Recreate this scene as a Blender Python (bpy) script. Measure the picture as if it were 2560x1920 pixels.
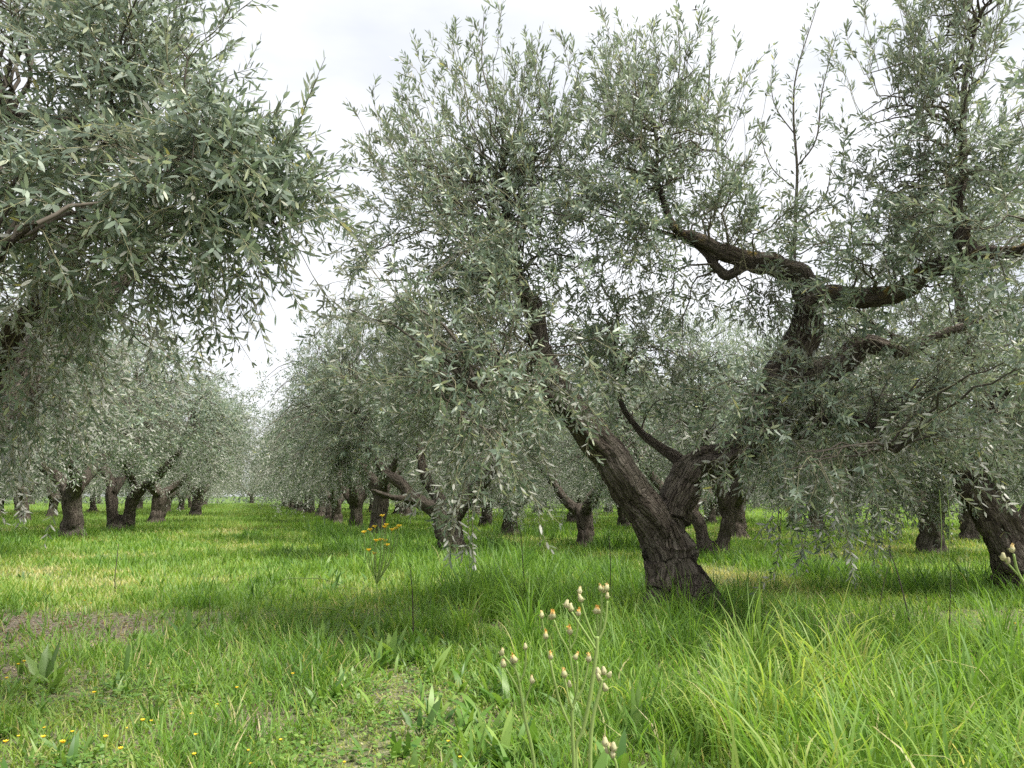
import bpy, math, random
import numpy as np
from mathutils import Vector, Matrix

R = math.radians
for o in list(bpy.data.objects):
    bpy.data.objects.remove(o)
scene = bpy.context.scene
COL = scene.collection

# ------------------------------------------------------------------ camera
CAMH = 1.30
FPX = 1934.0                      # focal length in pixels of the 2560 px wide photograph
PITCH = math.atan((1237 - 960) / FPX)
cam_d = bpy.data.cameras.new("camera")
cam = bpy.data.objects.new("camera", cam_d)
COL.objects.link(cam)
cam.location = (0, 0, CAMH)
cam.rotation_euler = (math.pi / 2 + PITCH, 0, 0)
cam_d.sensor_width = 36.0
cam_d.lens = 36.0 * FPX / 2560
cam_d.clip_start = 0.05
cam_d.clip_end = 3000
scene.camera = cam

# ------------------------------------------------------------------ sky, sun, exposure
SUN_EL, SUN_AZ = R(60), R(112)    # azimuth measured from +Y towards +X: high, from the right and a little behind
world = bpy.data.worlds.new("World")
scene.world = world
world.use_nodes = True
nt = world.node_tree
nt.nodes.clear()
w_out = nt.nodes.new("ShaderNodeOutputWorld")
w_bg = nt.nodes.new("ShaderNodeBackground")
w_sky = nt.nodes.new("ShaderNodeTexSky")
w_sky.sky_type = 'NISHITA'
w_sky.sun_disc = False
w_sky.sun_elevation = SUN_EL
w_sky.sun_rotation = SUN_AZ
w_sky.air_density = 1.0
w_sky.dust_density = 2.0
w_tc = nt.nodes.new("ShaderNodeTexCoord")
w_map = nt.nodes.new("ShaderNodeMapping")
w_map.inputs['Scale'].default_value = (1.6, 1.6, 4.5)
w_n1 = nt.nodes.new("ShaderNodeTexNoise")
w_n1.inputs['Scale'].default_value = 1.5
w_n1.inputs['Detail'].default_value = 5
w_n1.inputs['Roughness'].default_value = 0.5
w_ramp = nt.nodes.new("ShaderNodeValToRGB")
w_ramp.color_ramp.elements[0].position = 0.33
w_ramp.color_ramp.elements[0].color = (6.3, 6.55, 7.05, 1)
w_ramp.color_ramp.elements[1].position = 0.60
w_ramp.color_ramp.elements[1].color = (8.4, 8.5, 8.8, 1)
w_mix = nt.nodes.new("ShaderNodeMixRGB")
w_mix.inputs['Fac'].default_value = 0.93
nt.links.new(w_tc.outputs['Generated'], w_map.inputs['Vector'])
nt.links.new(w_map.outputs['Vector'], w_n1.inputs['Vector'])
nt.links.new(w_n1.outputs['Fac'], w_ramp.inputs['Fac'])
nt.links.new(w_sky.outputs['Color'], w_mix.inputs['Color1'])
nt.links.new(w_ramp.outputs['Color'], w_mix.inputs['Color2'])
nt.links.new(w_mix.outputs['Color'], w_bg.inputs['Color'])
w_bg.inputs["Strength"].default_value = 0.0230
nt.links.new(w_bg.outputs['Background'], w_out.inputs['Surface'])

sun_d = bpy.data.lights.new("sun", 'SUN')
sun_d.energy = 1.5
sun_d.angle = R(28)
sun_d.color = (1.0, 0.955, 0.88)
sun = bpy.data.objects.new("sun", sun_d)
COL.objects.link(sun)
sdir = Vector((math.sin(SUN_AZ) * math.cos(SUN_EL), math.cos(SUN_AZ) * math.cos(SUN_EL), math.sin(SUN_EL)))
sun.rotation_euler = sdir.to_track_quat('Z', 'Y').to_euler()
sun.location = (0, 0, 30)

scene.view_settings.view_transform = 'Standard'
scene.view_settings.look = 'None'
scene.view_settings.exposure = 2.68
scene.view_settings.gamma = 1.0
scene.view_settings.use_curve_mapping = False

scene.render.engine = 'CYCLES'
cy = scene.cycles
cy.max_bounces = 5
cy.diffuse_bounces = 3
cy.glossy_bounces = 2
cy.transmission_bounces = 3
cy.transparent_max_bounces = 4
cy.use_adaptive_sampling = True
cy.adaptive_threshold = 0.02
cy.use_denoising = False
cy.sample_clamp_indirect = 6.0
cy.caustics_reflective = False
cy.caustics_refractive = False

# ------------------------------------------------------------------ helpers
CP, SP = math.cos(PITCH), math.sin(PITCH)


def at(px, py, Y):
    """world point at depth Y seen at photograph pixel (px, py)"""
    u, v = (px - 1280) / FPX, (960 - py) / FPX
    fwd, up = CP - v * SP, v * CP + SP
    k = Y / fwd
    return np.array([u * k, Y, CAMH + up * k])


def ground_at(px, py):
    u, v = (px - 1280) / FPX, (960 - py) / FPX
    fwd, up = CP - v * SP, v * CP + SP
    k = -CAMH / up
    return np.array([u * k, fwd * k, 0.0])


ROW_A = R(18.5)                   # the rows run away to the left of the view
CA, SA = math.cos(ROW_A), math.sin(ROW_A)


def row_p(x, y):                  # distance to the right of the track's line
    return x * CA + y * SA


def gh(x, y):
    return 0.03 * np.sin(x * 0.9 + 1.3) * np.cos(y * 0.7) + 0.02 * np.sin(x * 2.1 + y * 1.7)


def norm(v):
    return v / np.maximum(np.linalg.norm(v, axis=-1, keepdims=True), 1e-9)


def _hash(ix, iy, iz):
    h = (ix * 374761393 + iy * 668265263 + iz * 2147483647) & 0xffffffff
    h = ((h ^ (h >> 13)) * 1274126177) & 0xffffffff
    return ((h ^ (h >> 16)) & 0xffff) / 65535.0


def vnoise(p):
    """value noise 0..1, p (N,3)"""
    p = np.asarray(p, dtype=np.float64)
    i = np.floor(p).astype(np.int64)
    f = p - i
    f = f * f * (3 - 2 * f)
    r = 0
    for dx in (0, 1):
        for dy in (0, 1):
            for dz in (0, 1):
                w = (f[:, 0] if dx else 1 - f[:, 0]) * (f[:, 1] if dy else 1 - f[:, 1]) * (f[:, 2] if dz else 1 - f[:, 2])
                r = r + w * _hash(i[:, 0] + dx, i[:, 1] + dy, i[:, 2] + dz)
    return r


def fbm(p, o=3):
    r, a, s = 0, 0.5, 0
    for k in range(o):
        r = r + a * vnoise(np.asarray(p) * 2 ** k + 17.3 * k)
        s += a
        a *= 0.5
    return r / s


def np_mesh(name, V, faces, mat, smooth=False, tint=None, attrs=None):
    """V (N,3); faces list of (M,k) int arrays"""
    V = np.ascontiguousarray(V, dtype=np.float32)
    me = bpy.data.meshes.new(name)
    me.vertices.add(len(V))
    me.vertices.foreach_set('co', V.ravel())
    loops = np.concatenate([f.ravel() for f in faces]).astype(np.int32)
    sizes = np.concatenate([np.full(len(f), f.shape[1], np.int32) for f in faces])
    me.loops.add(len(loops))
    me.loops.foreach_set('vertex_index', loops)
    me.polygons.add(len(sizes))
    starts = np.zeros(len(sizes), np.int32)
    starts[1:] = np.cumsum(sizes)[:-1]
    me.polygons.foreach_set('loop_start', starts)
    if smooth:
        me.polygons.foreach_set('use_smooth', np.ones(len(sizes), bool))
    me.update(calc_edges=True)
    if tint is not None:
        a = me.attributes.new('tint', 'FLOAT', 'POINT')
        a.data.foreach_set('value', np.ascontiguousarray(tint, dtype=np.float32))
    for k, v in (attrs or {}).items():
        a = me.attributes.new(k, 'FLOAT_VECTOR', 'POINT')
        a.data.foreach_set('vector', np.ascontiguousarray(v, dtype=np.float32).ravel())
    if mat:
        me.materials.append(mat)
    return me


def link(name, me, parent=None, kind=None):
    o = bpy.data.objects.new(name, me)
    COL.objects.link(o)
    if parent is not None:
        o.parent = parent
    if kind:
        o['kind'] = kind
    return o


def tag(o, label=None, cat=None, group=None, kind=None):
    if label: o['label'] = label
    if cat: o['category'] = cat
    if group: o['group'] = group
    if kind: o['kind'] = kind
    return o


def empty(name, loc=(0, 0, 0), rz=0.0, s=1.0):
    o = bpy.data.objects.new(name, None)
    COL.objects.link(o)
    o.location = loc
    o.rotation_euler = (0, 0, rz)
    o.scale = (s, s, s)
    o.empty_display_size = 0.1
    return o


class Geo:
    """collects vertices and faces for one mesh"""
    def __init__(self):
        self.V, self.F3, self.F4, self.T, self.n = [], [], [], [], 0

    def add(self, V, f3=None, f4=None, tint=0.5):
        V = np.asarray(V, dtype=np.float64).reshape(-1, 3)
        if f3 is not None and len(f3): self.F3.append(np.asarray(f3) + self.n)
        if f4 is not None and len(f4): self.F4.append(np.asarray(f4) + self.n)
        self.V.append(V)
        self.T.append(np.broadcast_to(np.asarray(tint, dtype=np.float64), (len(V),)))
        self.n += len(V)

    def mesh(self, name, mat, smooth=False, shift=None):
        V = np.concatenate(self.V)
        if shift is not None:
            V = V - np.asarray(shift)
        F = []
        if self.F3: F.append(np.concatenate(self.F3))
        if self.F4: F.append(np.concatenate(self.F4))
        return np_mesh(name, V, F, mat, smooth, np.concatenate(self.T))


def tube(path, rad, n=6, cap=True, wob=0.0, rng=None):
    """swept tube; returns V, f3, f4"""
    P = np.asarray(path, float)
    rad = np.asarray(rad, float)
    m = len(P)
    T = norm(np.gradient(P, axis=0))
    ref = np.array([0, 0, 1.0]) if abs(T[0][2]) < 0.9 else np.array([1.0, 0, 0])
    U = np.zeros_like(P)
    u = norm(np.cross(T[0], ref))
    for i in range(m):
        u = u - T[i] * np.dot(u, T[i])
        u = u / max(np.linalg.norm(u), 1e-9)
        U[i] = u
    W = np.cross(T, U)
    a = np.arange(n) * 2 * math.pi / n
    rr = rad[:, None] * np.ones((1, n))
    if wob and rng is not None:
        rr = rr * (1 + wob * (rng.random((m, n)) - 0.5))
    V = P[:, None, :] + rr[..., None] * (np.cos(a)[None, :, None] * U[:, None, :] + np.sin(a)[None, :, None] * W[:, None, :])
    V = V.reshape(-1, 3)
    i = np.arange(m - 1)[:, None] * n
    j = np.arange(n)[None, :]
    j2 = (j + 1) % n
    f4 = np.stack([i + j, i + j2, i + n + j2, i + n + j], -1).reshape(-1, 4)
    f3 = None
    if cap:
        V = np.vstack([V, P[0], P[-1]])
        c0, c1 = len(V) - 2, len(V) - 1
        jj = np.arange(n)
        f3 = np.vstack([np.stack([np.full(n, c0), (jj + 1) % n, jj], -1),
                        np.stack([np.full(n, c1), (m - 1) * n + jj, (m - 1) * n + (jj + 1) % n], -1)])
    return V, f3, f4


def smooth_path(pts, k=6):
    """Catmull-Rom through rows (any number of columns)"""
    P = np.asarray(pts, float)
    if len(P) < 3:
        t = np.linspace(0, 1, k + 1)[:, None]
        return P[0] * (1 - t) + P[-1] * t
    Q = np.vstack([2 * P[0] - P[1], P, 2 * P[-1] - P[-2]])
    out = []
    for i in range(1, len(Q) - 2):
        for t in np.arange(k) / k:
            a, b, c, d = Q[i - 1], Q[i], Q[i + 1], Q[i + 2]
            out.append(0.5 * (2 * b + (c - a) * t + (2 * a - 5 * b + 4 * c - d) * t * t + (3 * b - a - 3 * c + d) * t ** 3))
    out.append(P[-1])
    return np.array(out)


# ------------------------------------------------------------------ materials
def new_mat(name):
    m = bpy.data.materials.new(name)
    m.use_nodes = True
    t = m.node_tree
    t.nodes.clear()
    return m, t, t.nodes.new("ShaderNodeOutputMaterial")


def ramp(t, stops, fac=None):
    r = t.nodes.new("ShaderNodeValToRGB")
    e = r.color_ramp.elements
    while len(e) < len(stops):
        e.new(0.5)
    for el, (p, c) in zip(e, stops):
        el.position = p
        el.color = (*c, 1)
    if fac is not None:
        t.links.new(fac, r.inputs['Fac'])
    return r


def leaf_mat(name, top_stops, back, rough=0.5, transl=0.3, tcol=(0.3, 0.4, 0.1), spec=0.4):
    m, t, out = new_mat(name)
    at_ = t.nodes.new("ShaderNodeAttribute")
    at_.attribute_name = 'tint'
    r = ramp(t, top_stops, at_.outputs['Fac'])
    col = r.outputs['Color']
    if back is not None:
        geo = t.nodes.new("ShaderNodeNewGeometry")
        rb = ramp(t, back, at_.outputs['Fac'])
        mx = t.nodes.new("ShaderNodeMixRGB")
        t.links.new(geo.outputs['Backfacing'], mx.inputs['Fac'])
        t.links.new(col, mx.inputs['Color1'])
        t.links.new(rb.outputs['Color'], mx.inputs['Color2'])
        col = mx.outputs['Color']
    p = t.nodes.new("ShaderNodeBsdfPrincipled")
    p.inputs['Roughness'].default_value = rough
    p.inputs['Specular IOR Level'].default_value = spec
    t.links.new(col, p.inputs['Base Color'])
    tr = t.nodes.new("ShaderNodeBsdfTranslucent")
    tm = t.nodes.new("ShaderNodeMixRGB")
    tm.blend_type = 'MULTIPLY'
    tm.inputs['Fac'].default_value = 1.0
    t.links.new(r.outputs['Color'], tm.inputs['Color1'])
    tm.inputs['Color2'].default_value = (*tcol, 1)
    t.links.new(tm.outputs['Color'], tr.inputs['Color'])
    ms = t.nodes.new("ShaderNodeMixShader")
    ms.inputs['Fac'].default_value = transl
    t.links.new(p.outputs['BSDF'], ms.inputs[1])
    t.links.new(tr.outputs['BSDF'], ms.inputs[2])
    t.links.new(ms.outputs['Shader'], out.inputs['Surface'])
    return m


M_OLIVE = leaf_mat("olive_leaf",
                   [(0.0, (0.060, 0.088, 0.062)), (0.5, (0.155, 0.205, 0.150)), (0.9, (0.285, 0.340, 0.265)), (1.0, (0.42, 0.40, 0.15))],
                   [(0.0, (0.19, 0.195, 0.165)), (0.6, (0.29, 0.295, 0.255)), (1.0, (0.36, 0.365, 0.31))],
                   rough=0.45, transl=0.26, tcol=(1.55, 1.6, 1.2), spec=0.4)
M_GRASS = leaf_mat("grass_blade",
                   [(0.0, (0.052, 0.112, 0.025)), (0.35, (0.112, 0.218, 0.036)), (0.65, (0.190, 0.298, 0.056)), (0.85, (0.30, 0.345, 0.10)), (1.0, (0.46, 0.40, 0.22))],
                   None, rough=0.5, transl=0.42, tcol=(1.75, 1.75, 1.0), spec=0.3)
M_HERB = leaf_mat("herb_leaf",
                  [(0.0, (0.03, 0.085, 0.018)), (0.5, (0.10, 0.20, 0.035)), (1.0, (0.22, 0.32, 0.075))],
                  [(0.0, (0.06, 0.13, 0.03)), (1.0, (0.21, 0.30, 0.075))], rough=0.45, transl=0.35, tcol=(1.6, 1.7, 0.9), spec=0.4)
M_STRAW = leaf_mat("dry_straw",
                   [(0.0, (0.10, 0.065, 0.04)), (0.5, (0.30, 0.23, 0.13)), (1.0, (0.48, 0.42, 0.27))], None, rough=0.8, transl=0.12, tcol=(1, 1, 1), spec=0.15)
M_TWIG = leaf_mat("twig_bark", [(0.0, (0.045, 0.037, 0.030)), (0.4, (0.12, 0.105, 0.085)), (0.6, (0.22, 0.215, 0.13)), (1.0, (0.30, 0.31, 0.17))], None, rough=0.85, transl=0.0, spec=0.15)
M_STALK = leaf_mat("flower_stalk", [(0.0, (0.17, 0.26, 0.065)), (1.0, (0.29, 0.38, 0.12))], None, rough=0.55, transl=0.15, tcol=(1.5, 1.5, 1), spec=0.3)
M_BUD = leaf_mat("flower_bud", [(0.0, (0.28, 0.31, 0.14)), (0.45, (0.44, 0.42, 0.25)), (0.7, (0.55, 0.42, 0.18)), (1.0, (0.68, 0.36, 0.07))], None, rough=0.8, transl=0.15, tcol=(1.2, 1.1, 0.8), spec=0.15)
M_PETAL = leaf_mat("yellow_petal", [(0.0, (0.72, 0.44, 0.02)), (1.0, (0.80, 0.62, 0.04))], None, rough=0.5, transl=0.3, tcol=(1.1, 1.1, 1), spec=0.3)
M_WHITE = leaf_mat("white_petal", [(0.0, (0.70, 0.70, 0.66)), (1.0, (0.8, 0.8, 0.78))], None, rough=0.6, transl=0.2, tcol=(1, 1, 1), spec=0.3)


def bark_mat():
    m, t, out = new_mat("olive_bark")
    a = t.nodes.new("ShaderNodeAttribute")
    a.attribute_name = 'bark'
    n1 = t.nodes.new("ShaderNodeTexNoise")
    n1.inputs['Scale'].default_value = 5.5
    n1.inputs['Detail'].default_value = 7
    n1.inputs['Roughness'].default_value = 0.68
    t.links.new(a.outputs['Vector'], n1.inputs['Vector'])
    v = t.nodes.new("ShaderNodeTexVoronoi")
    v.feature = 'DISTANCE_TO_EDGE'
    v.inputs['Scale'].default_value = 7.0
    v.inputs['Randomness'].default_value = 1.0
    t.links.new(a.outputs['Vector'], v.inputs['Vector'])
    g = t.nodes.new("ShaderNodeNewGeometry")
    n2 = t.nodes.new("ShaderNodeTexNoise")
    n2.inputs['Scale'].default_value = 2.3
    n2.inputs['Detail'].default_value = 4
    t.links.new(g.outputs['Position'], n2.inputs['Vector'])
    r = ramp(t, [(0.32, (0.020, 0.016, 0.013)), (0.46, (0.082, 0.066, 0.053)), (0.60, (0.165, 0.140, 0.115)), (0.78, (0.28, 0.25, 0.215))], n1.outputs['Fac'])
    # grey weathered patches and orange-yellow lichen of their own shape
    gm = ramp(t, [(0.50, (0, 0, 0)), (0.70, (0.55, 0.55, 0.55))], n2.outputs['Fac'])
    mx = t.nodes.new("ShaderNodeMixRGB")
    t.links.new(gm.outputs['Color'], mx.inputs['Fac'])
    t.links.new(r.outputs['Color'], mx.inputs['Color1'])
    mx.inputs['Color2'].default_value = (0.15, 0.14, 0.11, 1)
    at_ = t.nodes.new("ShaderNodeAttribute")
    at_.attribute_name = 'tint'
    n3 = t.nodes.new("ShaderNodeTexNoise")
    n3.inputs['Scale'].default_value = 9.0
    n3.inputs['Detail'].default_value = 5
    t.links.new(g.outputs['Position'], n3.inputs['Vector'])
    mu = t.nodes.new("ShaderNodeMath")
    mu.operation = 'MULTIPLY'
    t.links.new(at_.outputs['Fac'], mu.inputs[0])
    lr = ramp(t, [(0.56, (0, 0, 0)), (0.66, (1, 1, 1))], n3.outputs['Fac'])
    t.links.new(lr.outputs['Color'], mu.inputs[1])
    ml = t.nodes.new("ShaderNodeMixRGB")
    t.links.new(mu.outputs['Value'], ml.inputs['Fac'])
    t.links.new(mx.outputs['Color'], ml.inputs['Color1'])
    ml.inputs['Color2'].default_value = (0.33, 0.24, 0.045, 1)
    p = t.nodes.new("ShaderNodeBsdfPrincipled")
    p.inputs['Roughness'].default_value = 0.9
    p.inputs['Specular IOR Level'].default_value = 0.15
    t.links.new(ml.outputs['Color'], p.inputs['Base Color'])
    ad = t.nodes.new("ShaderNodeMath")
    ad.operation = 'ADD'
    vr = ramp(t, [(0.0, (0, 0, 0)), (0.12, (1, 1, 1))], v.outputs['Distance'])
    t.links.new(n1.outputs['Fac'], ad.inputs[0])
    t.links.new(vr.outputs['Color'], ad.inputs[1])
    b = t.nodes.new("ShaderNodeBump")
    b.inputs['Strength'].default_value = 0.9
    b.inputs['Distance'].default_value = 0.02
    t.links.new(ad.outputs['Value'], b.inputs['Height'])
    t.links.new(b.outputs['Normal'], p.inputs['Normal'])
    t.links.new(p.outputs['BSDF'], out.inputs['Surface'])
    return m


M_BARK = bark_mat()


def ground_mat():
    m, t, out = new_mat("meadow_soil")
    g = t.nodes.new("ShaderNodeNewGeometry")
    n1 = t.nodes.new("ShaderNodeTexNoise")
    n1.inputs['Scale'].default_value = 1.1
    n1.inputs['Detail'].default_value = 6
    n2 = t.nodes.new("ShaderNodeTexNoise")
    n2.inputs['Scale'].default_value = 28
    n2.inputs['Detail'].default_value = 6
    for n in (n1, n2):
        t.links.new(g.outputs['Position'], n.inputs['Vector'])
    soil = ramp(t, [(0.3, (0.05, 0.042, 0.032)), (0.5, (0.125, 0.105, 0.08)), (0.7, (0.26, 0.225, 0.175))], n2.outputs['Fac'])
    moss = ramp(t, [(0.3, (0.045, 0.085, 0.018)), (0.55, (0.095, 0.17, 0.030)), (0.75, (0.17, 0.24, 0.05))], n2.outputs['Fac'])
    at_ = t.nodes.new("ShaderNodeAttribute")
    at_.attribute_name = 'tint'
    mx = t.nodes.new("ShaderNodeMixRGB")
    t.links.new(at_.outputs['Fac'], mx.inputs['Fac'])
    t.links.new(soil.outputs['Color'], mx.inputs['Color1'])
    t.links.new(moss.outputs['Color'], mx.inputs['Color2'])
    p = t.nodes.new("ShaderNodeBsdfPrincipled")
    p.inputs['Roughness'].default_value = 0.95
    p.inputs['Specular IOR Level'].default_value = 0.1
    t.links.new(mx.outputs['Color'], p.inputs['Base Color'])
    b = t.nodes.new("ShaderNodeBump")
    b.inputs['Strength'].default_value = 0.8
    b.inputs['Distance'].default_value = 0.03
    t.links.new(n2.outputs['Fac'], b.inputs['Height'])
    t.links.new(b.outputs['Normal'], p.inputs['Normal'])
    t.links.new(p.outputs['BSDF'], out.inputs['Surface'])
    return m


M_GROUND = ground_mat()


def bare(x, y):
    """1 where soil shows: a worn patch at the left of the track, and speckles"""
    p = np.stack([x, y, 0 * x], -1)
    d1 = np.exp(-(((x + 4.75) / 1.25) ** 2 + ((y - 7.7) / 1.25) ** 2) * 1.1)
    sp = np.clip((fbm(p * 1.9 + 5, 3) - 0.55) * 6, 0, 1) * (row_p(x, y) < 1.6) * (y < 7.5) * 0.75
    return np.clip(d1 * (0.35 + 1.2 * fbm(p * 3.1, 3)) * 1.35 + sp, 0, 1)


# ------------------------------------------------------------------ ground sheet
def build_ground():
    ax = np.concatenate([-np.geomspace(400, 10, 26), np.linspace(-9.6, 9.6, 97), np.geomspace(10, 400, 26)])
    ay = np.concatenate([-np.geomspace(60, 2, 8), np.linspace(-1.5, 16, 88), np.geomspace(16.4, 600, 40)])
    X, Y = np.meshgrid(ax, ay)
    x, y = X.ravel(), Y.ravel()
    V = np.stack([x, y, gh(x, y)], -1)
    nx, ny = len(ax), len(ay)
    i = (np.arange(ny - 1)[:, None] * nx + np.arange(nx - 1)[None, :]).ravel()
    F = np.stack([i, i + 1, i + nx + 1, i + nx], -1)
    far = np.clip((y - 8) / 12, 0, 1)
    tint = np.clip(0.30 + 0.6 * far - bare(x, y) * 0.5, 0, 1)
    o = link("ground", np_mesh("ground", V, [F], M_GROUND, True, tint), kind='structure')
    o['label'] = 'grassy orchard floor with worn soil patches'
    return o


build_ground()


# ------------------------------------------------------------------ leaves
def leaf_quads(geo, B, D, N, L, W, tint, bend=0.12, lod=1):
    """lanceolate leaves: base B, direction D, upper normal N, length, width"""
    n = len(B)
    if n == 0:
        return
    D = norm(D)
    N = norm(N - D * np.sum(N * D, -1, keepdims=True))
    S = np.cross(D, N)
    L = L[:, None]
    W = W[:, None] * 0.5
    b = bend * L
    if lod == 0:                                   # four corners
        V = np.stack([B, B + D * L * 0.48 + S * W, B + D * L - N * b, B + D * L * 0.48 - S * W], 1)
        q = np.arange(n)[:, None] * 4
        geo.add(V.reshape(-1, 3), f4=(q + np.array([[0, 1, 2, 3]])), tint=np.repeat(tint, 4))
        return
    if lod == 1:                                   # six corners
        V = np.stack([B, B + D * L * 0.30 + S * W * 0.9, B + D * L * 0.30 - S * W * 0.9,
                      B + D * L * 0.68 + S * W * 0.85 - N * b * 0.4, B + D * L * 0.68 - S * W * 0.85 - N * b * 0.4,
                      B + D * L - N * b], 1)
        q = np.arange(n)[:, None] * 6
        geo.add(V.reshape(-1, 3), f3=np.vstack([q + [[0, 1, 2]], q + [[3, 5, 4]]]), f4=q + [[1, 3, 4, 2]], tint=np.repeat(tint, 6))
        return
    # folded along the midrib
    up = N * W * 0.35
    V = np.stack([B,
                  B + D * L * 0.28 + S * W * 0.88 + up, B + D * L * 0.28, B + D * L * 0.28 - S * W * 0.88 + up,
                  B + D * L * 0.62 + S * W * 0.92 + up - N * b * 0.35, B + D * L * 0.62 - N * b * 0.35, B + D * L * 0.62 - S * W * 0.92 + up - N * b * 0.35,
                  B + D * L - N * b], 1)
    q = np.arange(n)[:, None] * 8
    geo.add(V.reshape(-1, 3), f3=np.vstack([q + [[0, 1, 2]], q + [[0, 2, 3]], q + [[4, 7, 5]], q + [[5, 7, 6]]]),
            f4=np.vstack([q + [[1, 4, 5, 2]], q + [[2, 5, 6, 3]]]), tint=np.repeat(tint, 8))


def ball(geo, c, r, squash=1.0, tint=0.5, n=7, axis=None, tip_tint=None, noise=0.0, rng=None):
    """small bud: a lathe about z"""
    prof = [(0, -1), (0.70, -0.85), (1.0, -0.40), (0.86, 0.15), (0.58, 0.6), (0.48, 0.95), (0, 1.05)]
    V, T = [], []
    for k, (pr, pz) in enumerate(prof):
        for j in range(n):
            a = 2 * math.pi * j / n
            q = pr * r * (1 + (noise * (rng.random() - .5) if rng is not None else 0))
            V.append([q * math.cos(a), q * math.sin(a), pz * r * squash])
            T.append(tint if tip_tint is None or pz < 0.5 else tip_tint)
    V = np.array(V)
    if axis is not None:
        z = Vector((0, 0, 1)).rotation_difference(Vector(axis)).to_matrix()
        V = V @ np.array(z).T
    f4 = [[k * n + j, k * n + (j + 1) % n, (k + 1) * n + (j + 1) % n, (k + 1) * n + j] for k in range(len(prof) - 1) for j in range(n)]
    geo.add(V + np.asarray(c), f4=np.array(f4), tint=np.array(T))


def rand_dirs(rng, n):
    return norm(rng.normal(size=(n, 3)))


def shoot_leaves(rng, geo, P0, T, Ls, leaf_len, leaf_w, nodes, lod, twig=None, tmean=0.49, erect=0.35):
    """shoots starting at P0 (n,3) along T; opposite pairs of leaves along each"""
    n = len(P0)
    if n == 0:
        return
    T = norm(T)
    A = norm(np.cross(T, rand_dirs(rng, n)))
    Bv = np.cross(T, A)
    curve = rand_dirs(rng, n) * 0.18 + np.array([0, 0, -0.10])
    tip = None
    for k in range(nodes):
        s = (k + 0.6) / nodes
        c = P0 + T * (Ls * s)[:, None] + curve * (Ls * s * s)[:, None]
        tt = norm(T + curve * (2 * s))
        ax = A if k % 2 == 0 else Bv
        for sg in (1, -1):
            keep = rng.random(n) < 0.93
            side = norm(ax * sg + rand_dirs(rng, n) * 0.20)
            ang = (1.12 - 0.45 * s) * (1 + 0.15 * rng.normal(size=n)) * np.where(T[:, 2] > 0.6, 0.68, 1.0)
            d = tt * np.cos(ang)[:, None] + side * np.sin(ang)[:, None]
            d[:, 2] -= 0.05
            nn = tt * np.sin(ang)[:, None] - side * np.cos(ang)[:, None]
            nn = nn + np.array([0, 0, erect]) + rand_dirs(rng, n) * 0.28
            f = (1 - 0.40 * max(0, s - 0.55) / 0.45) * (0.8 + 0.2 * min(1, s * 4))
            L = leaf_len * f * (0.78 + 0.44 * rng.random(n))
            W = leaf_w * f * (0.8 + 0.4 * rng.random(n))
            ti = np.clip(tmean + rng.normal(size=n) * 0.26 + 0.14 * s, 0, 0.93)
            ti = np.where(rng.random(n) < 0.006, 1.0, ti)
            leaf_quads(geo, c[keep], d[keep], nn[keep], L[keep], W[keep], ti[keep], 0.09 * rng.normal(size=(keep.sum(), 1)) * 0.6 + 0.03, lod)
        tip = c
    if twig is not None:
        end = P0 + T * (Ls * 0.97)[:, None] + curve * (Ls * 0.9)[:, None]
        thin_tubes(twig, np.stack([P0, end], 1), np.array([0.0021, 0.0010]) * (leaf_len / 0.065), 0.65)


def thin_tubes(geo, C, rad, tint):
    """many three-sided tubes at once; C (n,m,3), rad (m,) or (n,m)"""
    n, m, _ = C.shape
    T = norm(np.gradient(C, axis=1))
    ref = np.where(np.abs(T[:, :1, 2:3]) < 0.9, np.array([[[0, 0, 1.0]]]), np.array([[[1.0, 0, 0]]]))
    U = norm(np.cross(T, ref))
    W = np.cross(T, U)
    rad = np.broadcast_to(rad, (n, m))
    V = []
    for a in (0, 2.0944, 4.18879):
        V.append(C + rad[..., None] * (math.cos(a) * U + math.sin(a) * W))
    V = np.stack(V, 2).reshape(-1, 3)              # n,m,3
    base = (np.arange(n)[:, None, None] * m + np.arange(m - 1)[None, :, None]) * 3
    j = np.arange(3)[None, None, :]
    j2 = (j + 1) % 3
    f4 = np.stack([base + j, base + j2, base + 3 + j2, base + 3 + j], -1).reshape(-1, 4)
    geo.add(V, f4=f4, tint=tint)


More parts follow.
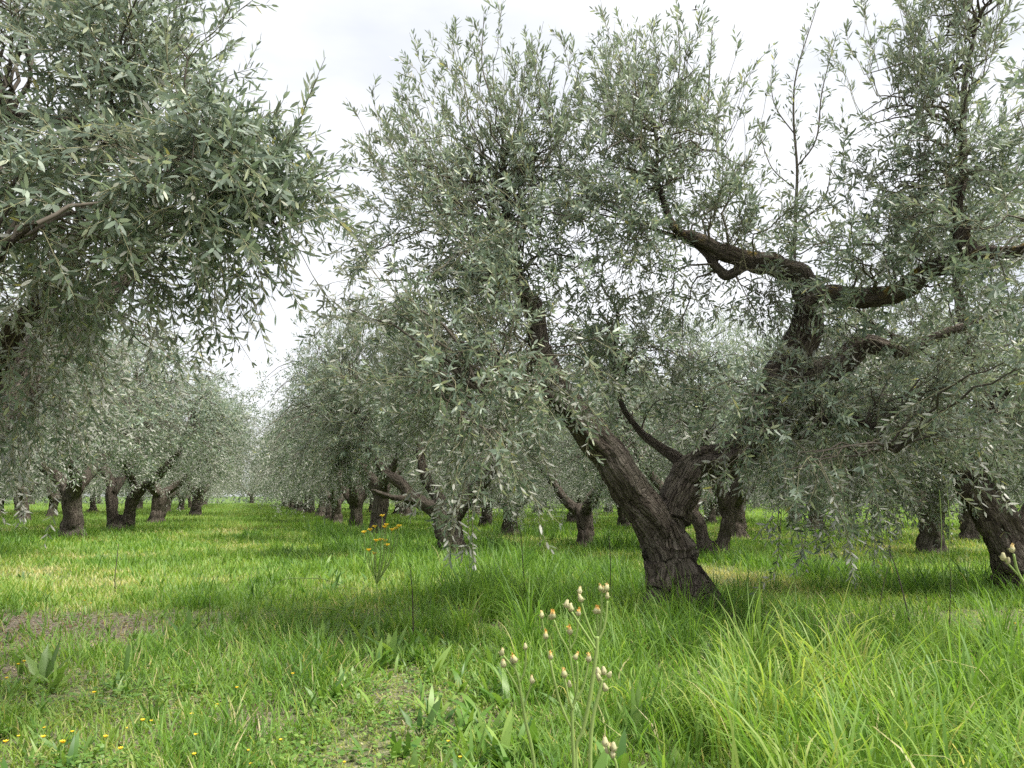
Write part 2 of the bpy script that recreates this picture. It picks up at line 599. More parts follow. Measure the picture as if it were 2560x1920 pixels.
# ------------------------------------------------------------------ wood
def wood_parts(name, lines, voxel, shift, bark_amp=1.0, lichen=()):
    """lines: list of (k,4) arrays x,y,z,r. One continuous remeshed surface, then split by limb."""
    g = Geo()
    dense = []
    for L in lines:
        S = smooth_path(L, 6)
        S[:, 3] = np.maximum(S[:, 3], voxel * 0.75)
        kk = np.arange(len(S)) * 0.37 + len(dense) * 11.3
        wob = np.stack([vnoise(np.stack([kk, 0 * kk + q * 5.1, 0 * kk], -1)) - 0.5 for q in range(3)], -1)
        S[2:-1, :3] += (wob * np.minimum(S[:, 3:4] * 1.1, 0.055))[2:-1]
        S[2:-1, 3] *= (0.93 + 0.15 * vnoise(np.stack([kk * 1.7, 0 * kk, 0 * kk + 3], -1)))[2:-1]
        dense.append(S)
        V, f3, f4 = tube(S[:, :3], S[:, 3], 14)
        g.add(V, f3, f4)
    me0 = g.mesh("tmp", None)
    ob = bpy.data.objects.new("tmp", me0)
    COL.objects.link(ob)
    md = ob.modifiers.new("r", 'REMESH')
    md.mode = 'VOXEL'
    md.voxel_size = voxel
    sm = ob.modifiers.new("s", 'SMOOTH')
    sm.factor = 0.5
    sm.iterations = 2
    dg = bpy.context.evaluated_depsgraph_get()
    me = bpy.data.meshes.new_from_object(ob.evaluated_get(dg))
    nv = len(me.vertices)
    V = np.zeros(nv * 3)
    me.vertices.foreach_get('co', V)
    V = V.reshape(-1, 3)
    N = np.zeros(nv * 3)
    me.vertices.foreach_get('normal', N)
    N = N.reshape(-1, 3)
    nf = len(me.polygons)
    F = np.zeros(nf * 4, np.int32)
    lt = np.zeros(nf, np.int32)
    me.polygons.foreach_get('loop_total', lt)
    assert (lt == 4).all()
    me.loops.foreach_get('vertex_index', F)
    F = F.reshape(-1, 4)
    bpy.data.objects.remove(ob)
    bpy.data.meshes.remove(me)
    bpy.data.meshes.remove(me0)
    # nearest limb, its distance along and angle round
    best = np.full(nv, 1e9)
    own = np.zeros(nv, np.int32)
    sl = np.zeros(nv)
    axis = np.zeros((nv, 3))
    rel = np.zeros((nv, 3))
    for li, S in enumerate(dense):
        s0 = 0.0
        for k in range(len(S) - 1):
            a, b = S[k, :3], S[k + 1, :3]
            ab = b - a
            le = max(np.linalg.norm(ab), 1e-6)
            t = np.clip((V - a) @ ab / le ** 2, 0, 1)
            q = a + t[:, None] * ab
            rad = S[k, 3] * (1 - t) + S[k + 1, 3] * t
            d = np.linalg.norm(V - q, axis=1) / np.maximum(rad, 0.01)
            m = d < best
            best[m] = d[m]
            own[m] = li
            sl[m] = s0 + t[m] * le
            axis[m] = ab / le
            rel[m] = (V - q)[m] / np.maximum(rad, 0.01)[m][:, None]
            s0 += le
    ref = np.array([0.3, 1.0, 0.1])
    u = norm(np.cross(axis, ref))
    w = np.cross(axis, u)
    phi = np.arctan2(np.sum(rel * w, 1), np.sum(rel * u, 1)) + sl * 0.55
    c, s = np.cos(phi), np.sin(phi)
    wv = (fbm(V * 3.0, 2) - 0.5) * 0.9
    bark = np.stack([c * 1.0 + wv * 0.4, s * 1.0 + wv * 0.3, sl * 1.35 + own * 7.7], -1)
    big = fbm(np.stack([c * 1.5, s * 1.5, sl * 1.3 + own * 3.1], -1), 3) - 0.5
    fis = np.abs(fbm(np.stack([c * 3.4 + wv, s * 3.4 + wv, sl * 2.6 + own * 9], -1), 3) - 0.5) * 2
    fine = fbm(np.stack([c * 10, s * 10, sl * 9 + own * 5], -1), 2) - 0.5
    rloc = np.linalg.norm(rel, axis=1)
    amp = np.zeros(nv)
    for li, S in enumerate(dense):
        m = own == li
        amp[m] = np.clip(S[:, 3].mean() / 0.22, 0.15, 1.0)
    V = V + N * ((big * 0.19 - (0.35 - np.minimum(fis, 0.35)) * 0.085 + fine * 0.022) * amp * bark_amp)[:, None]
    tint = np.zeros(nv)
    for (q, rr) in lichen:
        tint = np.maximum(tint, np.clip(1.3 - np.linalg.norm(V - q, axis=1) / rr, 0, 1) * np.clip(N[:, 2] + 0.7, 0, 1))
    fo = own[F[:, 0]]
    out = []
    for li in range(len(dense)):
        sel = F[fo == li]
        if len(sel) == 0:
            continue
        idx, inv = np.unique(sel, return_inverse=True)
        out.append(np_mesh("trunk" if li == 0 else "limb", V[idx] - shift, [inv.reshape(-1, 4)], M_BARK, True, tint[idx], {'bark': bark[idx]}))
    return out, dense


def grow_crown(rng, dense, blobs, n_tw, tw_len, sh_per, leaf_len, leaf_w, nodes, lod, spray_pick=None, sh_len=0.24,
               start_r=0.018, shell=0.55, shoot_twigs=True, tmean=0.49):
    """branches from the limbs to points in the crown lobes, twigs on the branches, leafy shoots on the twigs.
    blobs: (cx,cy,cz, rx,ry,rz, count, mood) with mood +1 upright .. -1 hanging"""
    nodes_xyz, node_dir = [], []
    for S in dense:
        P = S[:, :3]
        T = norm(np.gradient(P, axis=0))
        k = np.arange(len(P)) >= (3 if S is not dense[0] else len(P) - 3)
        nodes_xyz.append(P[k])
        node_dir.append(T[k])
    nodes_xyz = np.vstack(nodes_xyz)
    node_dir = np.vstack(node_dir)
    wood, twigs, leaves = Geo(), Geo(), Geo()
    tw0, twd, twl, twm = [], [], [], []
    ctr_all = np.mean([b[:3] for b in blobs], axis=0)
    for (cx, cy, cz, rx, ry, rz, cnt, mood) in blobs:
        c = np.array([cx, cy, cz])
        for _ in range(int(cnt * (1.35 if mood > 0.55 else 1))):
            d = rand_dirs(rng, 1)[0]
            rr = (shell + (1 - shell) * rng.random()) if rng.random() < 0.75 else rng.random() ** 0.5 * shell
            tgt = c + d * rr * np.array([rx, ry, rz])
            dist = np.linalg.norm(nodes_xyz - tgt, axis=1)
            cost = dist + 0.35 * np.maximum(0, nodes_xyz[:, 2] - tgt[2]) * (1 if mood > -0.3 else 0.2)
            cost = cost * (1 + 0.25 * rng.random(len(cost)))
            i = int(np.argmin(cost))
            p0 = nodes_xyz[i]
            Ld = max(np.linalg.norm(tgt - p0), 0.25)
            ctrl = p0 + (node_dir[i] * 0.3 + norm(tgt - p0) * 0.35 + np.array([0, 0, 0.28 if mood < 0.3 else 0.05])) * Ld + rng.normal(size=3) * 0.10 * Ld
            t = np.linspace(0, 1, 9)[:, None]
            C = (1 - t) ** 2 * p0 + 2 * t * (1 - t) * ctrl + t * t * tgt
            C[1:-1] += rng.normal(size=(7, 3)) * 0.028 * Ld ** 0.7
            r0 = min(0.009 + 0.006 * Ld, 0.022)
            V, f3, f4 = tube(C, np.linspace(r0, 0.0045, 9), 5, False)
            wood.add(V, None, f4, 0.15 + 0.3 * rng.random())
            nt_ = max(3, int(n_tw * 0.62)) if mood > 0.55 else n_tw
            s = 0.25 + 0.75 * rng.random(nt_) ** 0.8
            s[0] = 1.0
            j = np.minimum((s * 8).astype(int), 7)
            f = (s * 8 - j)[:, None]
            q = C[j] * (1 - f) + C[j + 1] * f
            tg = norm(C[j + 1] - C[j])
            outw = norm(q - c + (q - ctr_all) * 0.3)
            if mood > 0.55:
                dd = tg * 0.3 + outw * 0.35 + rand_dirs(rng, nt_) * 0.45 + np.array([0, 0, 1.05])
            else:
                dd = tg * 0.55 + outw * 0.5 + rand_dirs(rng, nt_) * 0.75 + np.array([0, 0, 0.75 * mood])
            tw0.append(q); twd.append(norm(dd)); twl.append(tw_len * (1 + 0.45 * max(0, mood - 0.2)) * (0.55 + 0.8 * rng.random(nt_))); twm.append(np.full(nt_, mood))
    tw0, twd, twl, twm = np.vstack(tw0), np.vstack(twd), np.concatenate(twl), np.concatenate(twm)
    # twig centre lines: arch towards the light or hang
    n = len(tw0)
    sag = (np.where(twm > 0.3, 0.10, np.where(twm < -0.3, -0.65, -0.18)) + rng.normal(size=n) * 0.12)
    t = np.linspace(0, 1, 5)
    wig = rng.normal(size=(n, 5, 3)) * 0.025
    wig[:, 0] = 0
    C = tw0[:, None, :] + (twd * twl[:, None])[:, None, :] * t[None, :, None] + wig * twl[:, None, None]
    C[:, :, 2] += (sag * twl)[:, None] * (t ** 2)[None, :]
    picked = np.zeros(n, bool)
    if spray_pick is not None:
        picked = spray_pick(C[:, -1], n)
    sprays = []

    def dress(sel, lg, tg):
        m = len(sel)
        if m == 0:
            return
        Cs = C[sel]
        thin_tubes(tg, Cs, np.array([0.0042, 0.0036, 0.003, 0.0024, 0.0015]), 0.35 + 0.3 * np.repeat(rng.random(m), 15))
        P0, T, Ls = [], [], []
        for k in range(sh_per):
            s_ = (0.20 + 0.75 * (k + rng.random(m)) / sh_per)
            j = np.minimum((s_ * 4).astype(int), 3)
            f = (s_ * 4 - j)[:, None]
            ar = np.arange(m)
            q = Cs[ar, j] * (1 - f) + Cs[ar, j + 1] * f
            tg_ = norm(Cs[ar, j + 1] - Cs[ar, j])
            P0.append(q)
            T.append(norm(tg_ * 0.75 + rand_dirs(rng, m) * 0.75 + np.array([0, 0, 1.0]) * (0.30 * twm[sel])[:, None]))
            Ls.append(sh_len * (0.5 + 0.75 * rng.random(m)))
        P0.append(Cs[:, -2]); T.append(norm(Cs[:, -1] - Cs[:, -2])); Ls.append(np.full(m, sh_len) * (0.8 + 0.7 * rng.random(m)))
        shoot_leaves(rng, lg, np.vstack(P0), np.vstack(T), np.concatenate(Ls), leaf_len, leaf_w, nodes, lod, tg if shoot_twigs else None, tmean)

    rest = np.where(~picked)[0]
    dress(rest, leaves, twigs)
    for i in np.where(picked)[0]:
        lg, tg = Geo(), Geo()
        dress(np.array([i]), lg, tg)
        sprays.append((lg, tg))
    return wood, twigs, leaves, sprays


def join_geo(name, parts, shift=None):
    """parts: list of (Geo, material) into one mesh with material slots"""
    V, F3, F4, T, M3, M4, n = [], [], [], [], [], [], 0
    for mi, (g, m) in enumerate(parts):
        V.append(np.concatenate(g.V)); T.append(np.concatenate(g.T))
        if g.F3:
            f = np.concatenate(g.F3); F3.append(f + n); M3.append(np.full(len(f), mi))
        if g.F4:
            f = np.concatenate(g.F4); F4.append(f + n); M4.append(np.full(len(f), mi))
        n += g.n
    V = np.concatenate(V)
    if shift is not None: V = V - np.asarray(shift)
    F, M = [], []
    if F3: F.append(np.concatenate(F3)); M += M3
    if F4: F.append(np.concatenate(F4)); M += M4
    me = np_mesh(name, V, F, None, False, np.concatenate(T))
    for _, m in parts:
        me.materials.append(m)
    me.polygons.foreach_set('material_index', np.concatenate(M).astype(np.int32))
    return me


def plant_tree(base, wood_me, wood, twigs, leaves, sprays, label, group=None):
    root = empty("olive_tree", base)
    tag(root, label, "tree", group)
    for me in wood_me:
        link(me.name.split('.')[0], me, root)
    link("branchwork", join_geo("branchwork", [(wood, M_TWIG)], base), root, 'stuff')
    crown = link("crown", leaves.mesh("crown", M_OLIVE, False, base), root, 'stuff')
    if twigs.n:
        link("twigs", twigs.mesh("twigs", M_TWIG, False, base), crown, 'stuff')
    for lg, tg in sprays:
        link("leaf_spray", join_geo("leaf_spray", [(lg, M_OLIVE), (tg, M_TWIG)], base), crown)
    return root


def pl(pts, ground=False):
    """limb given as (px, py, depth, half-width in px)"""
    out = []
    for (px, py, Y, r) in pts:
        q = at(px, py, Y)
        out.append([*q, 0.93 * r * Y / FPX])
    return np.array(out)


def bl(px, py, Y, rx, ry, depth, cnt, mood):
    q = at(px, py, Y)
    return (*q, rx * Y / FPX, depth, ry * Y / FPX, cnt, mood)


def nearest_pick(k, cond=None):
    cpos = np.array([0, 0, CAMH])

    def f(E, n):
        d = np.linalg.norm(E - cpos, axis=1)
        u = E[:, 0] / np.maximum(E[:, 1], 0.1)
        d = np.where(np.abs(u) < 0.72, d, 1e6)
        d = np.where((E[:, 2] - CAMH) / np.maximum(E[:, 1], 0.1) < 0.72, d, 1e6)
        m = np.zeros(n, bool)
        o = np.argsort(d)[:k]
        m[o[d[o] < 1e5]] = True
        return m
    return f


# ------------------------------------------------------------------ the big forked olive in the middle
def hero():
    rng = np.random.default_rng(11)
    base = np.array([*at(1700, 1540, 8.3)[:2], 0.0])
    b0 = np.array([base[0] + 0.05, base[1], -0.12, 0.44])
    lines = [
        np.vstack([b0, [base[0] + 0.02, base[1], 0.10, 0.36], pl([(1690, 1480, 8.3, 80), (1678, 1410, 8.3, 73), (1668, 1350, 8.3, 72)])]),
        pl([(1676, 1420, 8.28, 60), (1628, 1310, 8.22, 57), (1565, 1200, 8.15, 54), (1500, 1105, 8.05, 48), (1440, 1045, 7.95, 42), (1385, 960, 7.9, 36), (1352, 870, 7.9, 28), (1330, 770, 8.0, 24), (1300, 705, 8.1, 17), (1272, 600, 8.2, 9), (1262, 460, 8.3, 5)]),
        pl([(1690, 1400, 8.32, 60), (1668, 1310, 8.38, 54), (1700, 1220, 8.42, 50), (1745, 1165, 8.4, 46), (1820, 1150, 8.35, 44), (1880, 1105, 8.3, 43), (1925, 1000, 8.25, 45), (1985, 880, 8.2, 48), (2022, 790, 8.15, 42), (2018, 715, 8.1, 36)]),
        pl([(2020, 760, 8.1, 34), (2000, 690, 8.1, 34), (1945, 665, 8.05, 31), (1880, 650, 8.0, 28), (1800, 625, 7.95, 22), (1740, 592, 7.9, 18), (1690, 580, 7.9, 13), (1650, 480, 7.9, 8), (1640, 330, 7.9, 5)]),
        pl([(2012, 770, 8.05, 34), (2080, 735, 7.9, 27), (2170, 742, 7.7, 28), (2245, 732, 7.5, 30), (2310, 686, 7.3, 26), (2400, 655, 7.0, 23), (2480, 634, 6.8, 19), (2570, 620, 6.5, 18), (2700, 560, 6.2, 12), (2800, 470, 6.0, 7)]),
        pl([(2430, 650, 6.95, 22), (2402, 570, 7.0, 20), (2393, 490, 7.0, 18), (2412, 390, 7.0, 14), (2408, 220, 7.05, 9), (2440, 60, 7.1, 5)]),
        pl([(1945, 960, 8.25, 36), (2020, 935, 8.25, 37), (2090, 915, 8.2, 34), (2170, 865, 8.15, 26), (2260, 880, 8.1, 18), (2380, 830, 8.0, 12), (2480, 790, 7.9, 8)]),
        pl([(1735, 1180, 8.42, 22), (1680, 1142, 8.6, 17), (1620, 1100, 8.8, 13), (1565, 1030, 8.9, 9), (1535, 920, 9.0, 9), (1545, 800, 9.0, 6), (1500, 700, 9.0, 4)]),
        pl([(1900, 1080, 8.2, 24), (1990, 1085, 7.9, 20), (2080, 1045, 7.6, 15), (2170, 1060, 7.3, 10), (2240, 1130, 7.0, 6)]),
        pl([(1452, 1060, 7.95, 26), (1390, 1010, 7.6, 18), (1300, 960, 7.2, 12), (1220, 960, 6.8, 9), (1150, 1040, 6.5, 6)]),
        pl([(1880, 655, 8.0, 15), (1815, 690, 8.0, 14), (1775, 650, 8.0, 11), (1725, 605, 8.0, 8), (1600, 560, 8.0, 6)]),
        # long root flares
        np.array([[base[0] + 0.15, base[1] - 0.1, 0.32, 0.20], [base[0] + 0.34, base[1] - 0.18, 0.08, 0.13], [base[0] + 0.48, base[1] - 0.25, -0.08, 0.07]]),
        np.array([[base[0] - 0.2, base[1] - 0.12, 0.25, 0.18], [base[0] - 0.40, base[1] - 0.25, 0.04, 0.12], [base[0] - 0.58, base[1] - 0.34, -0.08, 0.06]]),
        np.array([[base[0] + 0.02, base[1] - 0.25, 0.35, 0.15], [base[0] + 0.05, base[1] - 0.45, 0.08, 0.13], [base[0] + 0.16, base[1] - 0.66, -0.08, 0.07]]),
        np.array([[base[0] + 0.10, base[1], 0.50, 0.17], [base[0] + 0.33, base[1] - 0.02, 0.12, 0.14], [base[0] + 0.60, base[1] - 0.05, -0.08, 0.08]]),
    ]
    lich = [(at(1920, 645, 7.95), 0.3), (at(1720, 590, 7.9), 0.2), (at(2150, 715, 7.6), 0.4), (at(2520, 615, 6.5), 0.5), (at(2300, 680, 7.2), 0.2)]
    wm, dense = wood_parts("hero", lines, 0.017, base, 1.0, lich)
    for k in (11, 12, 13, 14):
        wm[k].name = "root"
    blobs = [
        bl(1170, 520, 7.9, 270, 220, 1.2, 24, 0.5),
        bl(1220, 330, 8.0, 210, 150, 0.9, 11, 1.0),
        bl(1010, 490, 7.8, 120, 110, 0.7, 7, 0.9),
        bl(1010, 700, 7.6, 150, 170, 0.9, 14, 0.2),
        bl(1240, 760, 7.2, 220, 170, 0.8, 16, 0.0),
        bl(1430, 450, 7.9, 160, 150, 0.9, 12, 0.5),
        bl(1450, 620, 7.9, 150, 140, 0.8, 9, 0.2),
        bl(1770, 500, 7.9, 150, 110, 0.7, 8, 0.45),
        bl(1600, 420, 8.1, 270, 170, 1.1, 19, 0.7),
        bl(1640, 300, 8.1, 250, 110, 0.8, 9, 1.0),
        bl(1830, 420, 8.0, 110, 110, 0.5, 4, 0.8),
        bl(1520, 620, 8.2, 240, 140, 1.0, 14, 0.1),
        bl(1480, 820, 8.6, 260, 140, 0.9, 11, 0.0),
        bl(1340, 900, 6.9, 170, 110, 0.5, 9, -0.3),
        bl(1130, 930, 6.9, 190, 110, 0.7, 9, -0.3),
        bl(1200, 1090, 6.6, 150, 70, 0.4, 3, -0.6),
        bl(1600, 960, 8.9, 180, 80, 0.4, 6, 0.1),
        bl(1860, 990, 7.4, 140, 90, 0.5, 7, 0.0),
        bl(1930, 1090, 7.0, 100, 60, 0.4, 5, -0.3),
        bl(1990, 1140, 6.8, 120, 50, 0.4, 4, -0.7),
        bl(2150, 980, 7.4, 240, 140, 0.9, 14, -0.1),
        bl(2290, 1010, 7.4, 190, 90, 0.8, 7, -0.2),
        bl(2230, 820, 7.8, 250, 110, 0.9, 12, 0.0),
        bl(2280, 500, 7.3, 230, 150, 1.0, 18, 0.3),
        bl(2280, 260, 7.2, 220, 190, 1.0, 17, 0.6),
        bl(2400, 70, 7.1, 200, 160, 0.9, 13, 0.8),
        bl(2120, 490, 7.6, 90, 90, 0.5, 5, 0.4),
        bl(2520, 400, 5.4, 180, 300, 0.8, 13, 0.1),
        bl(2640, 700, 5.4, 160, 250, 0.8, 8, -0.1),
        bl(1900, 680, 7.8, 140, 60, 0.4, 6, 0.2),
        bl(1280, 600, 7.2, 170, 120, 0.5, 9, 0.0),
        bl(1840, 570, 7.7, 150, 70, 0.4, 6, 0.3),
        bl(1640, 800, 8.4, 160, 120, 0.6, 7, 0.0),
        bl(2180, 640, 7.3, 200, 60, 0.5, 7, 0.2),
    ]
    wood, twigs, leaves, sprays = grow_crown(rng, dense, blobs, 7, 0.58, 3, 0.090, 0.0230, 5, 1, nearest_pick(170), sh_len=0.23)
    # water sprouts standing straight up from the limbs, leafy all the way
    for pts in ([(1985, 660, 8.0, 6), (1990, 520, 8.0, 5), (1993, 420, 8.0, 4), (1984, 290, 8.0, 3.2), (1992, 180, 8.0, 2.2), (2040, 25, 8.0, 1)],
                [(1990, 420, 8.0, 2.4), (2040, 350, 7.9, 2.2), (2055, 230, 7.9, 1.8), (2085, 110, 7.9, 1)],
                [(1990, 340, 8.0, 2), (1940, 270, 8.0, 1.5), (1925, 200, 8.0, 1)],
                [(1985, 470, 8.0, 2), (1930, 420, 7.9, 1.5), (1900, 340, 7.9, 1)],
                [(1992, 560, 8.0, 2), (2060, 500, 7.9, 1.6), (2080, 400, 7.9, 1)],
                [(1230, 250, 8.0, 2.4), (1205, 160, 8.0, 2), (1210, 40, 8.0, 1)],
                [(1380, 330, 8.0, 2.4), (1370, 250, 8.0, 2), (1388, 150, 8.0, 1)],
                [(1590, 240, 8.1, 2.4), (1588, 160, 8.1, 2), (1592, 80, 8.1, 1)],
                [(1690, 230, 8.1, 2.4), (1700, 150, 8.1, 2), (1694, 55, 8.1, 1)],
                [(1770, 260, 8.1, 2.4), (1775, 160, 8.1, 2), (1782, 65, 8.1, 1)]):
        S = smooth_path(pl(pts), 5)
        V, f3, f4 = tube(S[:, :3], S[:, 3], 5, False)
        wood.add(V, None, f4, 0.35)
        m = 2 if len(pts) > 3 else 1
        idx = np.repeat(np.arange(2, len(S)), m)
        T = norm(np.gradient(S[:, :3], axis=0))[idx]
        shoot_leaves(rng, leaves, S[idx, :3], T * 0.8 + rand_dirs(rng, len(idx)) * 0.6, 0.10 + 0.14 * rng.random(len(idx)), 0.075, 0.019, 3, 1, twigs)
    return plant_tree(base, wm, wood, twigs, leaves, sprays,
                      "large gnarled olive tree with deeply forked trunk, nearest in right of picture")


# ------------------------------------------------------------------ near crown on the left
def near_left():
    rng = np.random.default_rng(5)
    base = np.array([-4.7, 6.2, 0.0])
    tx, ty = base[:2]
    lines = [
        np.array([[tx, ty, -0.1, .38], [tx, ty, .4, .29], [tx + .03, ty, .9, .26], [tx, ty, 1.3, .27]]),
        np.array([[tx, ty, 1.1, .2], [tx + .45, ty - .3, 1.8, .13], [tx + 1.1, ty - .7, 2.4, .08], [tx + 1.7, ty - 1.1, 2.9, .045], [tx + 2.3, ty - 1.4, 3.1, .028], [tx + 2.8, ty - 1.5, 3.0, .018]]),
        np.array([[tx, ty, 1.2, .2], [tx - .5, ty + .2, 1.9, .16], [tx - 1.0, ty + .3, 2.8, .11], [tx - 1.2, ty + .2, 3.8, .06]]),
        np.array([[tx, ty, 1.2, .19], [tx + .2, ty + .6, 2.0, .15], [tx + .6, ty + 1.0, 2.9, .11], [tx + 1.1, ty + 1.2, 3.8, .06], [tx + 1.3, ty + 1.1, 4.6, .03]]),
        np.array([[tx + .75, ty - .5, 2.1, .06], [tx + 1.1, ty - 1.2, 2.1, .045], [tx + 1.5, ty - 1.8, 2.3, .034], [tx + 2.0, ty - 2.3, 2.5, .024], [tx + 2.4, ty - 2.6, 2.6, .014]]),
        np.array([[tx + .5, ty - .3, 1.9, .10], [tx + .9, ty + .1, 2.8, .06], [tx + 1.3, ty - .3, 3.6, .04], [tx + 1.8, ty - .8, 4.2, .02]]),
        pl([(-60, 330, 4.5, 22), (80, 300, 4.6, 21), (210, 312, 4.6, 20), (262, 325, 4.6, 21), (300, 362, 4.6, 17), (380, 372, 4.6, 9), (470, 410, 4.6, 7), (600, 520, 4.5, 5), (720, 570, 4.4, 3)]),
    ]
    # join the two drawn limbs to the trunk
    lines[6] = np.vstack([[[tx + .5, ty - .3, 1.85, .10], [tx + 1.0, ty - 1.1, 2.6, .09]], lines[6]])
    wm, dense = wood_parts("near", lines, 0.022, base, 0.9)
    blobs = [
        bl(120, 60, 4.9, 300, 230, 0.9, 22, 0.2),
        bl(400, 220, 4.7, 190, 210, 0.8, 20, 0.3),
        bl(120, 430, 4.6, 300, 220, 0.8, 24, -0.1),
        bl(480, 430, 4.4, 210, 170, 0.6, 19, 0.0),
        bl(600, 470, 4.3, 180, 130, 0.5, 13, 0.0),
        bl(380, 600, 4.3, 240, 80, 0.5, 13, -0.2),
        bl(80, 660, 4.6, 230, 110, 0.6, 15, -0.3),
        bl(20, 800, 5.2, 130, 110, 0.6, 6, -0.4),
        bl(-10, 950, 5.6, 110, 110, 0.4, 6, -0.5),
        bl(60, 300, 4.1, 180, 150, 0.3, 8, 0.0),
        (tx, ty, 3.4, 2.2, 2.0, 1.6, 22, 0.2),
        (tx - 1, ty + 1, 2.4, 2.2, 2.0, 1.0, 12, -0.5),
        (tx + .6, ty + 1.4, 3.2, 1.6, 1.3, 1.5, 14, 0.2),
    ]
    wood, twigs, leaves, sprays = grow_crown(rng, dense, blobs, 5, 0.50, 3, 0.084, 0.0210, 5, 1, nearest_pick(130), sh_len=0.24, tmean=0.47)
    return plant_tree(base, wm, wood, twigs, leaves, sprays,
                      "close olive crown hanging over the upper left of the picture")


# ------------------------------------------------------------------ leaning olive at the right edge
def right_tree():
    rng = np.random.default_rng(23)
    Y = 10.2
    base = np.array([*at(2545, 1480, Y)[:2], 0.0])
    lines = [
        np.vstack([[[base[0] + .08, base[1], -.12, .42], [base[0] + .05, base[1], .08, .34]],
                   pl([(2542, 1430, Y, 58), (2525, 1360, Y, 58), (2480, 1280, Y, 55), (2430, 1210, Y, 50)])]),
        pl([(2440, 1225, Y, 46), (2400, 1160, Y, 40), (2350, 1110, Y, 28), (2280, 1085, Y - .1, 20), (2200, 1040, Y - .2, 14), (2120, 960, Y - .3, 9)]),
        pl([(2450, 1230, Y, 40), (2430, 1130, Y + .2, 36), (2460, 1020, Y + .3, 28), (2440, 900, Y + .4, 20), (2400, 780, Y + .5, 12), (2380, 600, Y + .5, 7)]),
        pl([(2530, 1370, Y + .05, 36), (2600, 1270, Y + .2, 34), (2680, 1150, Y + .3, 28), (2760, 1000, Y + .3, 20), (2800, 800, Y + .3, 12), (2790, 600, Y + .3, 7)]),
        pl([(2455, 1040, Y + .3, 18), (2520, 960, Y, 16), (2600, 860, Y - .4, 12), (2660, 720, Y - .6, 8)]),
        pl([(2440, 900, Y + .4, 14), (2340, 850, Y + .3, 13), (2250, 850, Y + .2, 10), (2160, 790, Y + .2, 7)]),
    ]
    wm, dense = wood_parts("right", lines, 0.026, base, 1.0)
    blobs = [
        bl(2150, 1080, Y - .3, 250, 160, 1.1, 20, -0.4),
        bl(2240, 1160, Y + .3, 150, 90, 0.7, 9, -0.6),
        bl(2110, 1220, Y + .2, 200, 80, 0.8, 8, -0.8),
        bl(2400, 950, Y, 260, 170, 1.3, 20, 0.0),
        bl(2200, 780, Y + .3, 220, 170, 1.3, 16, 0.3),
        bl(2420, 620, Y + .4, 280, 200, 1.5, 20, 0.5),
        bl(2720, 700, Y + .2, 250, 250, 1.5, 16, 0.3),
        bl(2700, 1000, Y - .3, 250, 200, 1.2, 12, -0.3),
        bl(2640, 1120, Y - .3, 110, 100, 0.6, 5, -0.5),
    ]
    wood, twigs, leaves, sprays = grow_crown(rng, dense, blobs, 10, 0.55, 3, 0.088, 0.023, 5, 1, nearest_pick(40), sh_len=0.24)
    return plant_tree(base, wm, wood, twigs, leaves, sprays, "dark leaning olive trunk at the right edge of the picture")


# ------------------------------------------------------------------ second tree of the right-hand row
def second_tree():
    rng = np.random.default_rng(31)
    Y = 16.2
    base = np.array([*at(1128, 1400, Y)[:2], 0.0])
    lines = [
        np.vstack([[[base[0], base[1], -.12, .44], [base[0], base[1], .1, .36]], pl([(1124, 1340, Y, 37), (1118, 1290, Y, 35)])]),
        pl([(1118, 1310, Y, 26), (1075, 1270, Y - .1, 22), (1030, 1245, Y - .1, 20), (1000, 1205, Y - .2, 17), (960, 1180, Y - .2, 13), (920, 1120, Y - .2, 9), (880, 1020, Y - .2, 6)]),
        pl([(1118, 1300, Y, 24), (1090, 1240, Y + .2, 18), (1065, 1200, Y + .2, 15), (1050, 1120, Y + .3, 11), (1040, 980, Y + .3, 7)]),
        pl([(1122, 1310, Y, 26), (1165, 1250, Y, 22), (1215, 1190, Y, 17), (1260, 1110, Y, 12), (1290, 990, Y, 7)]),
        pl([(1040, 1250, Y - .1, 12), (990, 1245, Y - .7, 9), (930, 1225, Y - 1.3, 6)]),
    ]
    wm, dense = wood_parts("second", lines, 0.04, base, 1.0)
    blobs = [
        bl(890, 1030, Y, 130, 140, 1.5, 22, -0.1), bl(860, 1130, Y - .2, 110, 60, 0.9, 9, -0.5),
        bl(1050, 930, Y, 200, 150, 1.7, 26, 0.4), bl(1000, 1080, Y - .6, 150, 60, 0.7, 9, -0.3),
        bl(1270, 980, Y, 200, 150, 1.6, 22, 0.2), bl(1260, 1130, Y - .4, 130, 70, 1.0, 10, -0.5),
        bl(900, 880, Y, 120, 90, 1.2, 12, 0.7),
    ]
    wood, twigs, leaves, sprays = grow_crown(rng, dense, blobs, 9, 0.6, 3, 0.10, 0.025, 5, 1, nearest_pick(20), sh_len=0.26)
    return plant_tree(base, wm, wood, twigs, leaves, sprays, "olive tree just left of and behind the big forked olive, limbs spread low")


